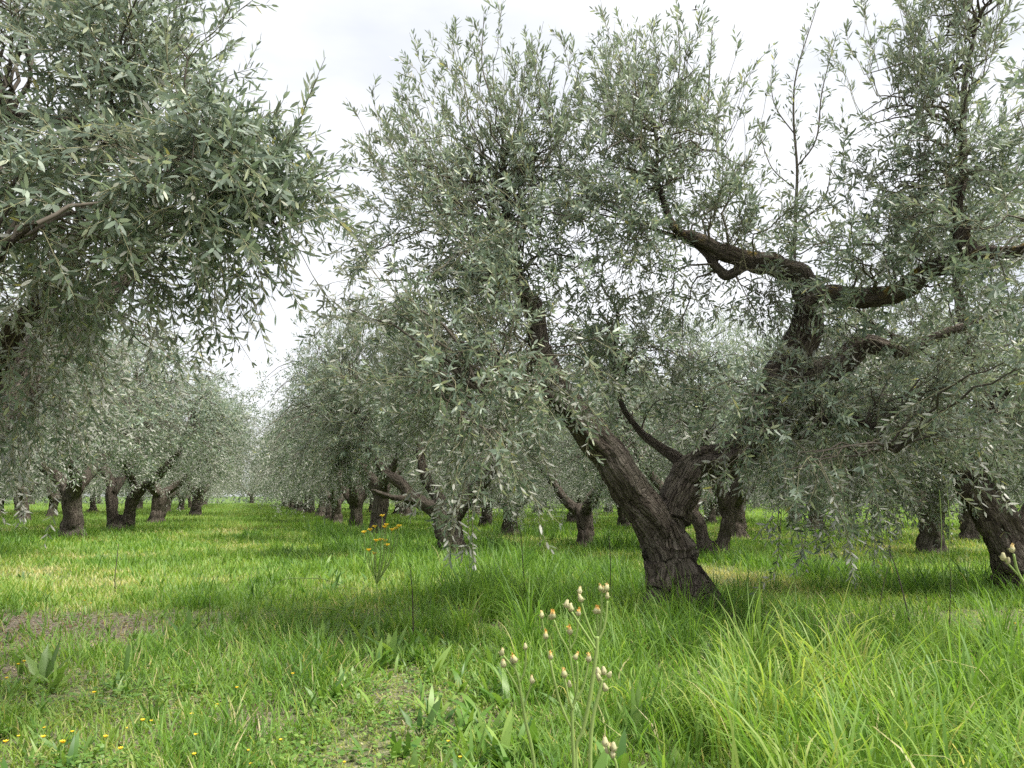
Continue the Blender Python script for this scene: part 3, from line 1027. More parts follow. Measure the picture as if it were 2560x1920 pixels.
# ------------------------------------------------------------------ the rest of the grove: variants, then copies
def variant(seed, kind):
    rng = np.random.default_rng(seed)
    r = rng.random
    J = lambda s: (r() - .5) * s
    lines = []
    z0 = np.zeros(3)
    if kind == 'twin':
        lines.append(np.array([[0, 0, -.12, .50], [0, 0, .02, .38], [0, 0, .15, .22]]))
        lines.append(np.array([[-.16, 0, .0, .24], [-.27, 0, .5, .18], [-.33, .05, 1.0, .17], [-.48, .1, 1.6, .15], [-.9, .2, 2.3, .11], [-1.5, .3, 3.3, .06], [-1.7, .3, 4.4, .03]]))
        lines.append(np.array([[.16, 0, .0, .24], [.22, 0, .5, .18], [.34, -.05, .95, .18], [.68, -.1, 1.35, .16], [1.1, -.2, 1.65, .13], [1.8, -.3, 2.6, .08], [2.1, -.3, 3.8, .04]]))
        lines.append(np.array([[-.28, .05, 1.2, .13], [-.1, .5, 2.0, .11], [.2, .9, 3.0, .08], [.4, 1.0, 4.6, .04]]))
        lines.append(np.array([[.4, -.1, 1.3, .12], [.4, -.8, 2.0, .10], [.2, -1.5, 2.8, .07], [.1, -1.8, 4.0, .03]]))
    else:
        lean = J(.3), J(.3)
        h = 1.0 + .35 * r()
        lines.append(np.array([[0, 0, -.1, .46], [0, 0, .1, .33], [lean[0] * .4, lean[1] * .4, h * .5, .25], [lean[0], lean[1], h, .26]]))
        n = 4 if kind == 'four' else 3
        a0 = r() * 6.28
        for i in range(n):
            a = a0 + i * 6.283 / n + J(.7)
            d = np.array([math.cos(a), math.sin(a)])
            L = [[lean[0], lean[1], h - .15, .21]]
            q = np.array([lean[0], lean[1], h - .15])
            reach = 1.6 + .9 * r()
            for t, rr in ((.25, .17), (.5, .13), (.75, .08), (1.0, .04)):
                L.append([lean[0] + d[0] * reach * t + J(.25), lean[1] + d[1] * reach * t + J(.25), h + (.45 * t + 3.0 * t * t) * (.85 + .3 * r()), rr])
            lines.append(np.array(L))
    wm, dense = wood_parts("v", lines, 0.06, z0, 1.0)
    blobs = [(0, 0, 5.0, 2.0, 2.0, 1.3, 34, 0.8)]
    m = 8
    for i in range(m):
        a = i * 6.283 / m + J(.5)
        rr = 2.5 + J(.5)
        blobs.append((rr * math.cos(a), rr * math.sin(a), 3.5 + J(.6), 1.5, 1.5, 1.4, 17, 0.2))
        a += .4
        low = 0 if kind == 'twin' else (1 if seed == 102 else 2)
        blobs.append(((rr + .3) * math.cos(a), (rr + .3) * math.sin(a), (2.55, 2.4, 2.0)[low] + J(.3), 1.2, 1.2, .7, 11 if low else 8, -0.8 if low == 2 else -0.6))
    wood, twigs, leaves, sprays = grow_crown(rng, dense, blobs, 9, 0.55, 2, 0.115, 0.030, 4, 0, sh_len=0.26, shoot_twigs=False)
    return wm, join_geo("branchwork", [(wood, M_TWIG)]), leaves.mesh("crown", M_OLIVE)


def place(var, base, rz, s, label, group=None, name="olive_tree"):
    wm, wood, cr = var
    root = empty(name, (base[0], base[1], float(gh(base[0], base[1]))), rz, s)
    h = math.sin(base[0] * 12.7 + base[1] * 7.1)
    root.scale = (s * (1 + 0.08 * h), s * (1 - 0.08 * h), s * (1 + 0.12 * math.sin(base[0] * 5.3 + base[1] * 3.7)))
    tag(root, label, "tree", group)
    for me in wm:
        link("trunk" if me.name.startswith("trunk") else "limb", me, root)
    link("branchwork", wood, root, 'stuff')
    link("crown", cr, root, 'stuff')
    return root


hero()
near_left()
right_tree()
second_tree()
VAR = [variant(101, 'twin'), variant(102, 'three'), variant(103, 'four'), variant(104, 'three')]

NAMED = [
    # px, py of the foot, variant, turn, size, label
    (300, 1326, 0, 0.0, 1.28, "twin-stemmed olive tree with flared roots beside the left of the track"),
    (180, 1342, 1, 1.1, 1.2, "olive tree with a single slanting trunk left of the twin-stemmed olive"),
    (392, 1306, 1, 2.6, 1.22, "olive tree just right of and behind the twin-stemmed olive"),
    (488, 1289, 3, 0.5, 1.28, "olive tree third along the left row after the twin-stemmed olive, trunk partly hidden"),
    (942, 1350, 1, 3.3, 0.98, "olive tree with forked dark trunk behind the yellow flowers"),
    (890, 1325, 2, 0.7, 0.95, "olive tree with pale thick trunk next behind the yellow flowers' olive"),
    (842, 1308, 3, 4.0, 0.95, "slim olive tree in the right row, third beyond the yellow flowers"),
    (1466, 1366, 3, 2.2, 0.80, "small olive tree with low fork seen left of the big forked trunk"),
    (1785, 1398, 0, 2.9, 0.85, "low forked olive tree seen just right of the big forked trunk"),
    (1275, 1338, 2, 1.4, 0.85, "olive tree with short dark trunk between the second tree and the small forked one"),
]
taken = [(1.75, 8.3), (-4.7, 6.2), (6.8, 10.2), (-1.3, 16.2)]
for (px, py, v, rz, s, lab) in NAMED:
    g = ground_at(px, py)
    place(VAR[v], g, rz, s, lab)
    taken.append((g[0], g[1]))
rng = np.random.default_rng(77)
far_i = 0
OWN_LABEL = [(9.5, 17.0, "olive tree with upright trunk just left of the dark leaning trunk"),
             (7.2, 23.9, "olive tree a little right of the low forked olive behind the big trunk"),
             (4.8, 29.8, "olive tree directly behind the big forked trunk"),
             (13.4, 21.9, "olive tree half hidden behind the dark leaning trunk"),
             (10.9, 28.6, "olive tree midway between the big forked trunk and the dark leaning trunk"),
             (-1.4, 32.8, "olive tree farther back between the second olive and the short dark trunk"),
             (-11.7, 15.1, "olive tree at the left edge below the close hanging crown")]
for p, lab, grp in ((-5.7, "distant olive tree of the left row closing on the track's far end", "far trees of the left row"),
                    (4.0, "distant olive tree of the right row closing on the track's far end", "far trees of the right row"),
                    (-11.0, "olive tree standing behind the left row of the track", "trees behind the left row"),
                    (-16.5, "olive tree standing behind the left row of the track", "trees behind the left row"),
                    (9.2, "olive tree in the grove behind the big forked olive", "trees of the grove behind"),
                    (14.2, "olive tree in the grove behind the big forked olive", "trees of the grove behind"),
                    (19.5, "olive tree in the grove behind the big forked olive", "trees of the grove behind"),
                    (25.0, "olive tree in the grove behind the big forked olive", "trees of the grove behind")):
    for k in range(16):
        a = 6 + k * 7.2 + (3.5 if int(abs(p)) % 2 else 0) + rng.normal() * 0.5
        pp = p + rng.normal() * 0.35
        x, y = pp * CA - a * SA, pp * SA + a * CA
        if y < 9 or abs(x) > 0.72 * y + 3 or y > (105 if p in (-5.7, 4.0) else 62):
            continue
        if min((x - q[0]) ** 2 + (y - q[1]) ** 2 for q in taken) < 4.3 ** 2:
            continue
        taken.append((x, y))
        if p == -5.7 and 30 < y < 50:
            continue
        own = None
        for (ox, oy, ol) in OWN_LABEL:
            if (x - ox) ** 2 + (y - oy) ** 2 < 2.5 ** 2:
                own = ol
        place(VAR[(far_i % 4) if p < 5 else 2 + far_i % 2], (x, y), rng.random() * 6.28, (1.0 if p in (-5.7, 4.0) else 0.9) + 0.2 * rng.random(), own or lab, None if own else grp)
        far_i += 1
# the far edge of the grove closes the view
for k in range(26):
    x = -66 + k * 5.6 + rng.normal() * 0.8
    y = 104 + rng.random() * 14
    place(VAR[k % 4], (x, y), rng.random() * 6.28, 1.0 + 0.25 * rng.random(), "distant olive tree at the far edge of the grove", "trees at the far edge of the grove")
for k in range(30):
    x = -34 + k * 2.7 + rng.normal() * 0.8
    y = 66 + rng.random() * 24
    if -6.0 < row_p(x, y) < 4.3:
        continue
    place(VAR[k % 4], (x, y), rng.random() * 6.28, 0.95 + 0.2 * rng.random(), "distant olive tree at the far edge of the grove", "trees at the far edge of the grove")


def far_scrub():
    r = np.random.default_rng(8)
    g = Geo()
    n = 16000
    x = -95 + 190 * r.random(n)
    y = 122 + 6 * r.random(n)
    top = 2.2 + 2.6 * fbm(np.stack([x * 0.25, 0 * x, 0 * x], -1), 3)
    z = top * r.random(n) ** 0.8
    leaf_quads(g, np.stack([x, y, z], -1), rand_dirs(r, n), np.array([[0, -0.5, 0.7]]) + rand_dirs(r, n), 0.45 + 0.3 * r.random(n), 0.18 + 0.1 * r.random(n), np.clip(0.4 + r.normal(size=n) * 0.2, 0, 0.9), 0.1, 0)
    o = link("scrub", g.mesh("scrub", M_OLIVE), kind='stuff')
    tag(o, 'low grey-green scrub along the far edge of the grove', 'scrub')


far_scrub()


# ------------------------------------------------------------------ grass
def blades(geo, x, y, h, w, lean, arch, az, tint, seg=3, z0=None, pw=1.0):
    """tapering arching blades; lean = start tilt from vertical, arch = extra bending (radians)"""
    n = len(x)
    d = np.stack([np.cos(az), np.sin(az), 0 * az], -1)
    tw = az + math.pi / 2 + np.random.default_rng(1).normal(size=n) * 0.5
    s = np.stack([np.cos(tw), np.sin(tw), 0 * tw], -1)
    P = np.stack([x, y, (gh(x, y) if z0 is None else z0) - 0.005], -1)
    rows = []
    step = h / seg
    for k in range(seg + 1):
        t = k / seg
        if k < seg:
            ww = w * (0.75 + 0.5 * t if t < 0.4 else 0.95 * (1 - ((t - 0.4) / 0.6) ** 1.6) + 0.05)
            rows += [P + s * ww[:, None] * 0.5, P - s * ww[:, None] * 0.5]
        else:
            rows += [P]
        th = lean + arch * ((k + 0.5) / seg) ** pw
        P = P + (d * np.sin(th)[:, None] + np.array([0, 0, 1.0]) * np.cos(th)[:, None]) * step[:, None]
    m = 2 * seg + 1
    V = np.stack(rows, 1).reshape(-1, 3)
    q = np.arange(n)[:, None] * m
    f4 = [q + [[2 * k, 2 * k + 1, 2 * k + 3, 2 * k + 2]] for k in range(seg - 1)]
    f3 = q + [[2 * seg - 2, 2 * seg - 1, 2 * seg]]
    # older growth at the foot, fresh tips
    geo.add(V, f3=f3, f4=np.vstack(f4) if f4 else None, tint=np.repeat(tint, m))


def scatter(rng, n, y0, y1, power=1.0, spread=0.72, margin=0.8):
    """points between depths y0..y1 across the view, even per area when power = 1"""
    u = rng.random(n)
    y = np.sqrt(y0 ** 2 + u * (y1 ** 2 - y0 ** 2)) if power == 1.0 else y0 * (y1 / y0) ** u
    x = (rng.random(n) * 2 - 1) * (spread * y + margin)
    return x, y


def tall_zone(x, y):
    """0 = mown short, 1 = tall unmown strip under the tree rows"""
    p = row_p(x, y)
    wob = (fbm(np.stack([x * 0.8, y * 0.8, 0 * x + 3], -1), 2) - 0.5) * 1.6
    p = p + wob
    right = np.clip((p - 1.45) / 0.7, 0, 1) * np.clip((6.0 - p) / 0.8, 0, 1)
    next_ = np.clip((p - 7.9) / 0.8, 0, 1) * np.clip((10.6 - p) / 0.8, 0, 1)
    left = np.clip((-4.0 - p) / 0.9, 0, 1) * np.clip((p + 8.0) / 0.9, 0, 1)
    return np.maximum(np.maximum(right, next_ * 0.7), left * 0.35)


def build_grass():
    rng = np.random.default_rng(42)
    g = Geo()
    # short turf, near
    x, y = scatter(rng, 95000, 2.3, 11.0, power=0)
    b = bare(x, y)
    keep = rng.random(len(x)) > np.clip(b * 1.0, 0, 0.93)
    x, y = x[keep], y[keep]
    n = len(x)
    tz = tall_zone(x, y)
    clump = fbm(np.stack([x * 1.4, y * 1.4, 0 * x], -1), 3)
    patch = np.clip((fbm(np.stack([x * 0.55, y * 0.55, 0 * x + 31], -1), 2) - 0.42) * 4, 0, 1)
    h = (0.045 + 0.11 * rng.random(n) ** 1.6) * (0.25 + 1.6 * np.clip((clump - 0.3) * 2.2, 0, 1)) * (1 + 0.6 * tz) * (0.75 + 0.8 * patch)
    w = 0.004 + 0.004 * rng.random(n) + 0.0005 * y
    tint = np.clip(0.66 - 1.1 * (clump - 0.5) + rng.normal(size=n) * 0.15 - 0.16 * tz - 0.12 * patch, 0.08, 0.88)
    tint = np.where(rng.random(n) < 0.07, 0.88 + 0.12 * rng.random(n), tint)
    blades(g, x, y, h, w, 0.1 + 0.45 * rng.random(n), 0.3 + 0.9 * rng.random(n), rng.random(n) * 6.283, tint, 2)
    # short and middling turf, further off
    x, y = scatter(rng, 120000, 9.0, 34.0, power=0, spread=0.75, margin=1.5)
    n = len(x)
    tz = tall_zone(x, y)
    clump = fbm(np.stack([x * 0.6, y * 0.6, 0 * x], -1), 3)
    dryp = np.clip((fbm(np.stack([x * 0.9, y * 0.9, 0 * x + 57], -1), 3) - 0.56) * 6, 0, 1)
    tuft = np.clip((fbm(np.stack([x * 2.2, y * 2.2, 0 * x + 13], -1), 2) - 0.52) * 5, 0, 1)
    h = (0.06 + 0.12 * rng.random(n)) * (0.3 + 1.4 * clump) * (1 + 1.2 * tz) * (0.8 + 0.9 * tuft)
    w = 0.006 + 0.0009 * y
    tint = np.clip(0.68 - 1.0 * (clump - 0.5) + rng.normal(size=n) * 0.14 - 0.22 * tz - 0.20 * tuft + 0.24 * dryp * (1 - tz), 0.05, 0.95)
    blades(g, x, y, h, w, 0.1 + 0.4 * rng.random(n), 0.3 + 0.7 * rng.random(n), rng.random(n) * 6.283, tint, 2)
    x, y = scatter(rng, 60000, 30.0, 110.0, power=0, spread=0.75, margin=1.5)
    n = len(x)
    clump = fbm(np.stack([x * 0.35, y * 0.35, 0 * x], -1), 3)
    blades(g, x, y, 0.10 + 0.14 * rng.random(n), 0.02 + 0.0012 * y, 0.3 * rng.random(n), 0.5 * rng.random(n), rng.random(n) * 6.283,
           np.clip(0.62 - 0.6 * (clump - 0.5) + rng.normal(size=n) * 0.1, 0.1, 0.88), 1)
    o = link("grass", g.mesh("grass", M_GRASS, False), kind='stuff')
    tag(o, 'short bright green turf covering the orchard floor', 'grass')

    # tall unmown grass: tufts
    g = Geo()
    x, y = scatter(rng, 8200, 2.6, 24.0, power=0, margin=0.5)
    tz = tall_zone(x, y)
    lump = np.clip((fbm(np.stack([x * 1.7, y * 1.7, 0 * x + 8], -1), 2) - 0.40) * 6, 0.08, 1)
    keep = rng.random(len(x)) < np.maximum(tz, 0.10 * (y > 6)) * lump * np.where((y < 3.4) & (x < 0.9), 0.15, 1.0) * np.where(y < 6, 0.4, 1.0)
    cx, cy = x[keep], y[keep]
    # named clumps: front right and round the big trunk
    ex = [(1850, 1850), (1960, 1880), (2080, 1800), (2180, 1850), (2420, 1880), (2540, 1820), (2350, 1700), (2500, 1640), (1880, 1740), (2020, 1700), (2140, 1910), (2320, 1960), (2500, 1960),
          (1240, 1560), (1320, 1530), (1400, 1560), (1480, 1580), (1560, 1600), (1160, 1600), (1330, 1650), (1430, 1640), (1240, 1480), (1300, 1460), (1640, 1570), (1720, 1575), (1790, 1580), (1600, 1555), (1680, 1600), (1760, 1610), (1850, 1560), (1900, 1600)]
    exx = np.array([ground_at(*e)[:2] for e in ex])
    big = np.concatenate([np.zeros(len(cx)), np.ones(len(exx))])
    cx, cy = np.concatenate([cx, exx[:, 0]]), np.concatenate([cy, exx[:, 1]])
    per = np.where(big > 0, 80, np.where(cy < 8, 20, 13)).astype(int)
    idx = np.repeat(np.arange(len(cx)), per)
    n = len(idx)
    hs = (0.24 + 0.30 * rng.random(len(cx)) ** 1.5) * np.where(big > 0, np.where(cx > 1.0, 1.45, 1.75), 1.0) * np.where(tall_zone(cx, cy) < 0.4, 0.6, 1.0)
    tn = np.clip(0.42 + rng.normal(size=len(cx)) * 0.13, 0.1, 0.7)
    near = np.clip((6.0 - cy) / 2.0, 0, 1) * np.clip((cx - 0.3) / 0.6, 0, 1)
    tn = tn + 0.14 * near
    hs = hs * (1 + 0.35 * near)
    sp = np.where(big > 0, 0.065, 0.065)
    px = cx[idx] + rng.normal(size=n) * sp[idx]
    py = cy[idx] + rng.normal(size=n) * sp[idx]
    az = np.arctan2(py - cy[idx], px - cx[idx]) + rng.normal(size=n) * 0.9
    h = hs[idx] * (0.55 + 0.6 * rng.random(n))
    w = 0.006 + 0.006 * rng.random(n) + 0.003 * near[idx] + 0.0006 * np.maximum(py - 7, 0)
    tint = np.clip(tn[idx] + rng.normal(size=n) * 0.11, 0.02, 0.84)
    tint = np.where(rng.random(n) < 0.008, 0.95, tint)
    blades(g, px, py, h, w, 0.02 + 0.24 * rng.random(n), 0.4 + 2.3 * rng.random(n), az, tint, 6, pw=2.0)
    o = link("tall_grass", g.mesh("tall_grass", M_GRASS, False), kind='stuff')
    tag(o, 'tall arching grass under the olive rows', 'grass')

    # small-leaved ground cover
    g = Geo()
    x, y = scatter(rng, 26000, 2.3, 9.0, power=0)
    cl = fbm(np.stack([x * 2.1, y * 2.1, 0 * x + 9], -1), 3)
    keep = (rng.random(len(x)) < np.clip((cl - 0.38) * 5, 0.05, 1)) & (rng.random(len(x)) > bare(x, y) * 0.9) & (tall_zone(x, y) < 0.7)
    x, y = x[keep], y[keep]
    n = len(x)
    for k in range(3):
        a = rng.random(n) * 6.283
        D = np.stack([np.cos(a), np.sin(a), 0.25 * rng.normal(size=n)], -1)
        B = np.stack([x, y, gh(x, y) + 0.02 + 0.06 * rng.random(n)], -1) + D * 0.004
        L = 0.016 + 0.022 * rng.random(n)
        leaf_quads(g, B, D, np.array([[0, 0, 1.0]]) + rand_dirs(rng, n) * 0.45, L, L * 0.75, np.clip(0.55 + rng.normal(size=n) * 0.2, 0, 1), 0.1, 1)
    o = link("clover", g.mesh("clover", M_HERB), kind='stuff')
    tag(o, 'small-leaved ground cover between the grass blades', 'ground cover')

    # broad lance-shaped herb leaves standing in the verge
    g = Geo()
    x, y = scatter(rng, 7000, 2.5, 18.0, power=0)
    p = row_p(x, y)
    pr = np.exp(-((p - 1.25) / 0.7) ** 2) + 0.42 * (p < 2.2) + 0.05
    pr = pr * np.clip((fbm(np.stack([x * 1.3, y * 1.3, 0 * x + 4], -1), 2) - 0.30) * 4, 0.1, 1)
    keep = rng.random(len(x)) < pr
    x, y = x[keep], y[keep]
    m = 5
    size = (0.5 + 0.65 * rng.random(len(x)) ** 1.5) * np.clip(0.55 + y * 0.1, 0.6, 1)
    slim = 0.09 + 0.14 * rng.random(len(x)) ** 1.5
    idx = np.repeat(np.arange(len(x)), m)
    n = len(idx)
    az = rng.random(n) * 6.283
    h = (0.08 + 0.13 * rng.random(n)) * size[idx] * (1 + 0.5 * np.exp(-((row_p(x, y)[idx] - 1.25) / 0.6) ** 2))
    blades(g, x[idx] + rng.normal(size=n) * 0.018, y[idx] + rng.normal(size=n) * 0.018, h, h * slim[idx], 0.1 + 0.7 * rng.random(n), 0.2 + 0.9 * rng.random(n), az,
           np.clip(np.repeat(0.25 + 0.65 * rng.random(len(x)), m) + rng.normal(size=n) * 0.12, 0, 1), 4)
    o = link("herb_leaves", g.mesh("herb_leaves", M_HERB), kind='stuff')
    tag(o, 'broad lance-shaped weed leaves in the verge', 'weeds')

    # dry litter lying on the soil
    g = Geo()
    x, y = scatter(rng, 30000, 2.4, 9.5, power=0)
    b = bare(x, y)
    keep = rng.random(len(x)) < 0.13 + 0.8 * b
    x, y = x[keep], y[keep]
    n = len(x)
    a = rng.random(n) * 6.283
    D = np.stack([np.cos(a), np.sin(a), rng.normal(size=n) * 0.12], -1)
    leaf_quads(g, np.stack([x, y, gh(x, y) + 0.008 + 0.02 * rng.random(n)], -1), D, np.array([[0, 0, 1.0]]) + rand_dirs(rng, n) * 0.3,
               0.03 + 0.07 * rng.random(n) ** 2, 0.003 + 0.007 * rng.random(n) ** 2, np.clip(0.5 + rng.normal(size=n) * 0.28, 0, 1), 0.05, 0)
    # pale cut grass lying in mats along the track
    x, y = scatter(rng, 26000, 2.4, 10.0, power=0)
    p = row_p(x, y)
    mat = np.clip((fbm(np.stack([x * 1.1, y * 1.1, 0 * x + 21], -1), 3) - 0.47) * 6, 0, 1) * (p < 1.5)
    keep = rng.random(len(x)) < 0.05 + 0.75 * mat
    x, y = x[keep], y[keep]
    n = len(x)
    gm = Geo()
    blades(gm, x, y, 0.05 + 0.10 * rng.random(n), 0.003 + 0.004 * rng.random(n), 0.9 + 0.5 * rng.random(n), 0.5 * rng.random(n), rng.random(n) * 6.283,
           np.clip(0.84 + rng.normal(size=n) * 0.08, 0.6, 1), 2)
    om = link("cut_grass", gm.mesh("cut_grass", M_GRASS), kind='stuff')
    tag(om, 'pale cut grass lying in mats along the track', 'grass')
    gc = Geo()
    m = 900
    cxx, cyy = rng.normal(size=m) * 1.0 - 4.75, rng.normal(size=m) * 1.0 + 7.7
    kx, ky = scatter(rng, 700, 2.6, 8.0, power=0)
    cxx, cyy = np.concatenate([cxx, kx]), np.concatenate([cyy, ky])
    bb = bare(cxx, cyy) > 0.3
    for x0, y0 in zip(cxx[bb], cyy[bb]):
        ball(gc, (x0, y0, float(gh(x0, y0)) + 0.002), 0.008 + 0.022 * rng.random() ** 2, 0.6, 0.25 * rng.random(), 5, norm(rng.normal(size=3) * 0.5 + np.array([0, 0, 1.0])), None, 0.5, rng)
    oc = link("soil_clods", gc.mesh("soil_clods", M_STRAW), kind='stuff')
    tag(oc, 'small clods and stones on the worn soil', 'clods')
    o = link("leaf_litter", g.mesh("leaf_litter", M_STRAW), kind='stuff')
    tag(o, 'dry straw and fallen leaves on the worn soil', 'litter')


build_grass()


# ------------------------------------------------------------------ flowers and single plants
def stalk_plant(stems, heads, Y, base_xy, label, name="budding_flower", head_r=0.0074, seed=1):
    """stems: list of pixel polylines with half-widths; heads: (px,py,tip) with tip = how orange"""
    rng = np.random.default_rng(seed)
    base = np.array([base_xy[0], base_xy[1], 0.0])
    root = empty(name, base)
    tag(root, label, "flower")
    for S in stems:
        g = Geo()
        P = smooth_path([[*at(px, py, Y + dy), r * 1.25 * Y / FPX] for (px, py, r, dy) in S], 6)
        V, f3, f4 = tube(P[:, :3], P[:, 3], 7, True, 0.08, rng)
        g.add(V, f3, f4, tint=0.3 + 0.5 * rng.random())
        link("stem", g.mesh("stem", M_STALK, True, base), root)
    for (px, py, tip, dy) in heads:
        g = Geo()
        c = at(px, py, Y + dy)
        ax = norm(np.array([rng.normal() * .2, rng.normal() * .2, 1.0]))
        r = head_r * (0.85 + 0.3 * rng.random())
        ball(g, c, r, 1.45, 0.15 + 0.3 * rng.random(), 10, ax, 0.45 + 0.4 * tip, 0.32, rng)
        # bracts round the foot
        for k in range(8):
            a = k * 0.785 + rng.random() * .3
            b0 = c - ax * r * 1.1
            d = np.array([math.cos(a), math.sin(a), 0.5 + 0.4 * rng.random()])
            leaf_quads(g, b0[None] + d[None] * r * 0.35, d[None], np.array([[math.cos(a), math.sin(a), -0.5]]), np.array([r * 1.5]), np.array([r * 0.5]), np.array([0.2 * rng.random()]), -0.1 + 0.3 * rng.random(), 1)
        # withered florets on top
        for k in range(9):
            d = ax + rng.normal(size=3) * 0.35
            leaf_quads(g, (c + ax * r * 0.9)[None], d[None], rng.normal(size=(1, 3)), np.array([r * (0.8 + 0.9 * tip) * (0.7 + .5 * rng.random())]), np.array([r * 0.42]), np.array([0.45 + 0.55 * tip]), 0.1, 1)
        link("flower_head", g.mesh("flower_head", M_BUD, False, base), root)
    return root


def zc(X, Y):                       # a point read off the enlarged view of the foreground flower
    return 1180 + X / 3.19, 1400 + Y / 3.19


def zs(pts, dy=0.0):
    return [(*zc(a, b), w, dy) for (a, b, w) in pts]


FY = 2.2
stalk_plant(
    [zs([(815, 2600, 4.2), (812, 1659, 3.6), (805, 1480, 3.5), (800, 1340, 3.3), (800, 1190, 3.0), (830, 1090, 2.4), (842, 950, 2.3), (838, 810, 2.2)]),
     zs([(800, 1345, 2.8), (755, 1265, 2.6), (700, 1130, 2.5), (650, 930, 2.4), (625, 800, 2.3)]),
     zs([(805, 1190, 2.6), (770, 1090, 2.3), (738, 940, 2.2)], -.02),
     zs([(835, 1120, 2.2), (885, 1020, 2.2), (915, 900, 2.1), (928, 815, 2.1)], -.03),
     zs([(850, 2600, 4.4), (840, 1800, 3.8), (832, 1490, 3.2), (880, 1370, 3.6), (925, 1180, 4.0), (955, 1000, 4.2), (980, 830, 4.0), (995, 700, 3.8), (998, 610, 3.6)], .03),
     zs([(985, 630, 2.4), (955, 580, 2.4), (905, 450, 2.3), (872, 340, 2.3)], .03),
     zs([(1000, 610, 2.4), (1020, 560, 2.4), (1033, 420, 2.4), (1036, 270, 2.3)], .05),
     zs([(1003, 650, 2.5), (1045, 565, 2.4), (1070, 450, 2.4), (1080, 325, 2.3)], .04),
     zs([(985, 710, 2.3), (930, 620, 2.2), (850, 500, 2.1), (795, 415, 2.1)], .0),
     zs([(1005, 600, 2.0), (1000, 520, 2.0), (1000, 440, 2.0)], .06),
     zs([(830, 1100, 2.0), (780, 760, 1.8), (700, 600, 1.8), (655, 480, 2.0)], .08),
     zs([(780, 720, 1.8), (830, 620, 1.9), (850, 465, 2.0)], .08),
     zs([(790, 720, 1.6), (778, 660, 1.6), (780, 600, 1.6)], .1),
     zs([(640, 900, 1.8), (600, 720, 1.8), (588, 630, 1.8), (570, 540, 1.8), (558, 465, 1.8)], .08)],
    [(*zc(830, 770), 0.7, 0), (*zc(628, 765), 0.75, 0), (*zc(735, 905), 0.6, -.02), (*zc(930, 780), 0.7, -.03), (*zc(865, 305), 0.1, .03), (*zc(860, 245), 0.3, .04),
     (*zc(1022, 222), 0.5, .05), (*zc(1050, 238), 0.4, .06), (*zc(1080, 285), 0.2, .04), (*zc(1075, 222), 0.4, .045), (*zc(755, 350), 0.1, 0), (*zc(788, 380), 0.1, .01),
     (*zc(988, 402), 0.9, .06), (*zc(1008, 405), 0.95, .065), (*zc(650, 440), 0.9, .08), (*zc(636, 446), 0.8, .085), (*zc(850, 420), 0.9, .08), (*zc(780, 565), 0.9, .1), (*zc(588, 600), 0.9, .08), (*zc(556, 438), 0.4, .08),
     (*zc(778, 990), 0.0, .02)],
    FY, (at(1435, 1600, FY)[0], FY), "tall budding wildflower with many pale orange-tipped heads in the foreground", seed=3)
stalk_plant(
    [zs([(960, 2600, 4.6), (942, 1659, 4.0), (960, 1300, 3.6), (1005, 1100, 3.4), (1030, 1010, 3.2), (1035, 950, 2.4)]),
     zs([(1030, 1010, 2.0), (1010, 960, 1.8)]), zs([(1035, 970, 1.8), (1075, 945, 1.8)]), zs([(1025, 1040, 1.8), (1050, 1020, 1.6)])],
    [(*zc(1005, 895), 0, 0), (*zc(1050, 885), 0, .01), (*zc(1096, 915), 0, 0), (*zc(1010, 935), 0, -.01), (*zc(1060, 1015), 0, .0)],
    FY - .1, (at(1477, 1900, FY)[0], FY - .1), "stalk with a tight cluster of pale round buds, right of the tall budding wildflower", seed=4)
stalk_plant(
    [zs([(560, 2600, 4.2), (500, 1659, 3.4), (430, 1300, 3.2), (405, 1150, 3.0), (388, 1050, 2.8), (375, 960, 2.6), (345, 870, 2.3), (300, 820, 2.1), (250, 765, 2.0)]),
     zs([(383, 970, 2.2), (415, 900, 2.2), (430, 800, 2.1), (428, 715, 2.0)]), zs([(390, 1080, 2.2), (340, 980, 2.2), (270, 865, 2.0)]), zs([(415, 1170, 2.2), (440, 1090, 2.1), (474, 990, 2.0)]),
     zs([(350, 880, 2.0), (342, 830, 1.9)])],
    [(*zc(240, 735), 0.2, 0), (*zc(338, 790), 0.8, 0), (*zc(318, 805), 0.2, .01), (*zc(425, 690), 0.1, 0), (*zc(250, 825), 0.3, 0), (*zc(478, 955), 0.3, 0)],
    FY + .1, (at(1330, 1900, FY)[0], FY + .1), "branching wildflower stalk with few pale buds, left of the tall budding wildflower", seed=5)
stalk_plant(
    [zs([(1240, 2500, 3.4), (1160, 1690, 2.8), (1110, 1560, 2.4), (1080, 1480, 2.0)])],
    [(*zc(1062, 1450), 0.1, 0), (*zc(1130, 1490), 0, 0), (*zc(1090, 1505), 0.2, .01), (*zc(1122, 1545), 0.1, 0)],
    FY - .25, (at(1560, 1900, FY)[0], FY - .25), "low bud cluster at the bottom edge below the foreground wildflowers", seed=6)
stalk_plant(
    [[(2600, 1560, 3.2, 0), (2572, 1480, 2.8, 0), (2545, 1430, 2.6, 0), (2534, 1385, 2.2, 0)], [(2548, 1440, 2.0, 0), (2525, 1415, 2.0, 0), (2512, 1398, 1.8, 0)]],
    [(2530, 1372, 0.5, 0), (2508, 1392, 0, 0), (2520, 1402, 0, 0)],
    2.3, (at(2600, 1560, 2.3)[0], 2.3), "pink-tipped flower buds on a stalk at the right edge", seed=7)


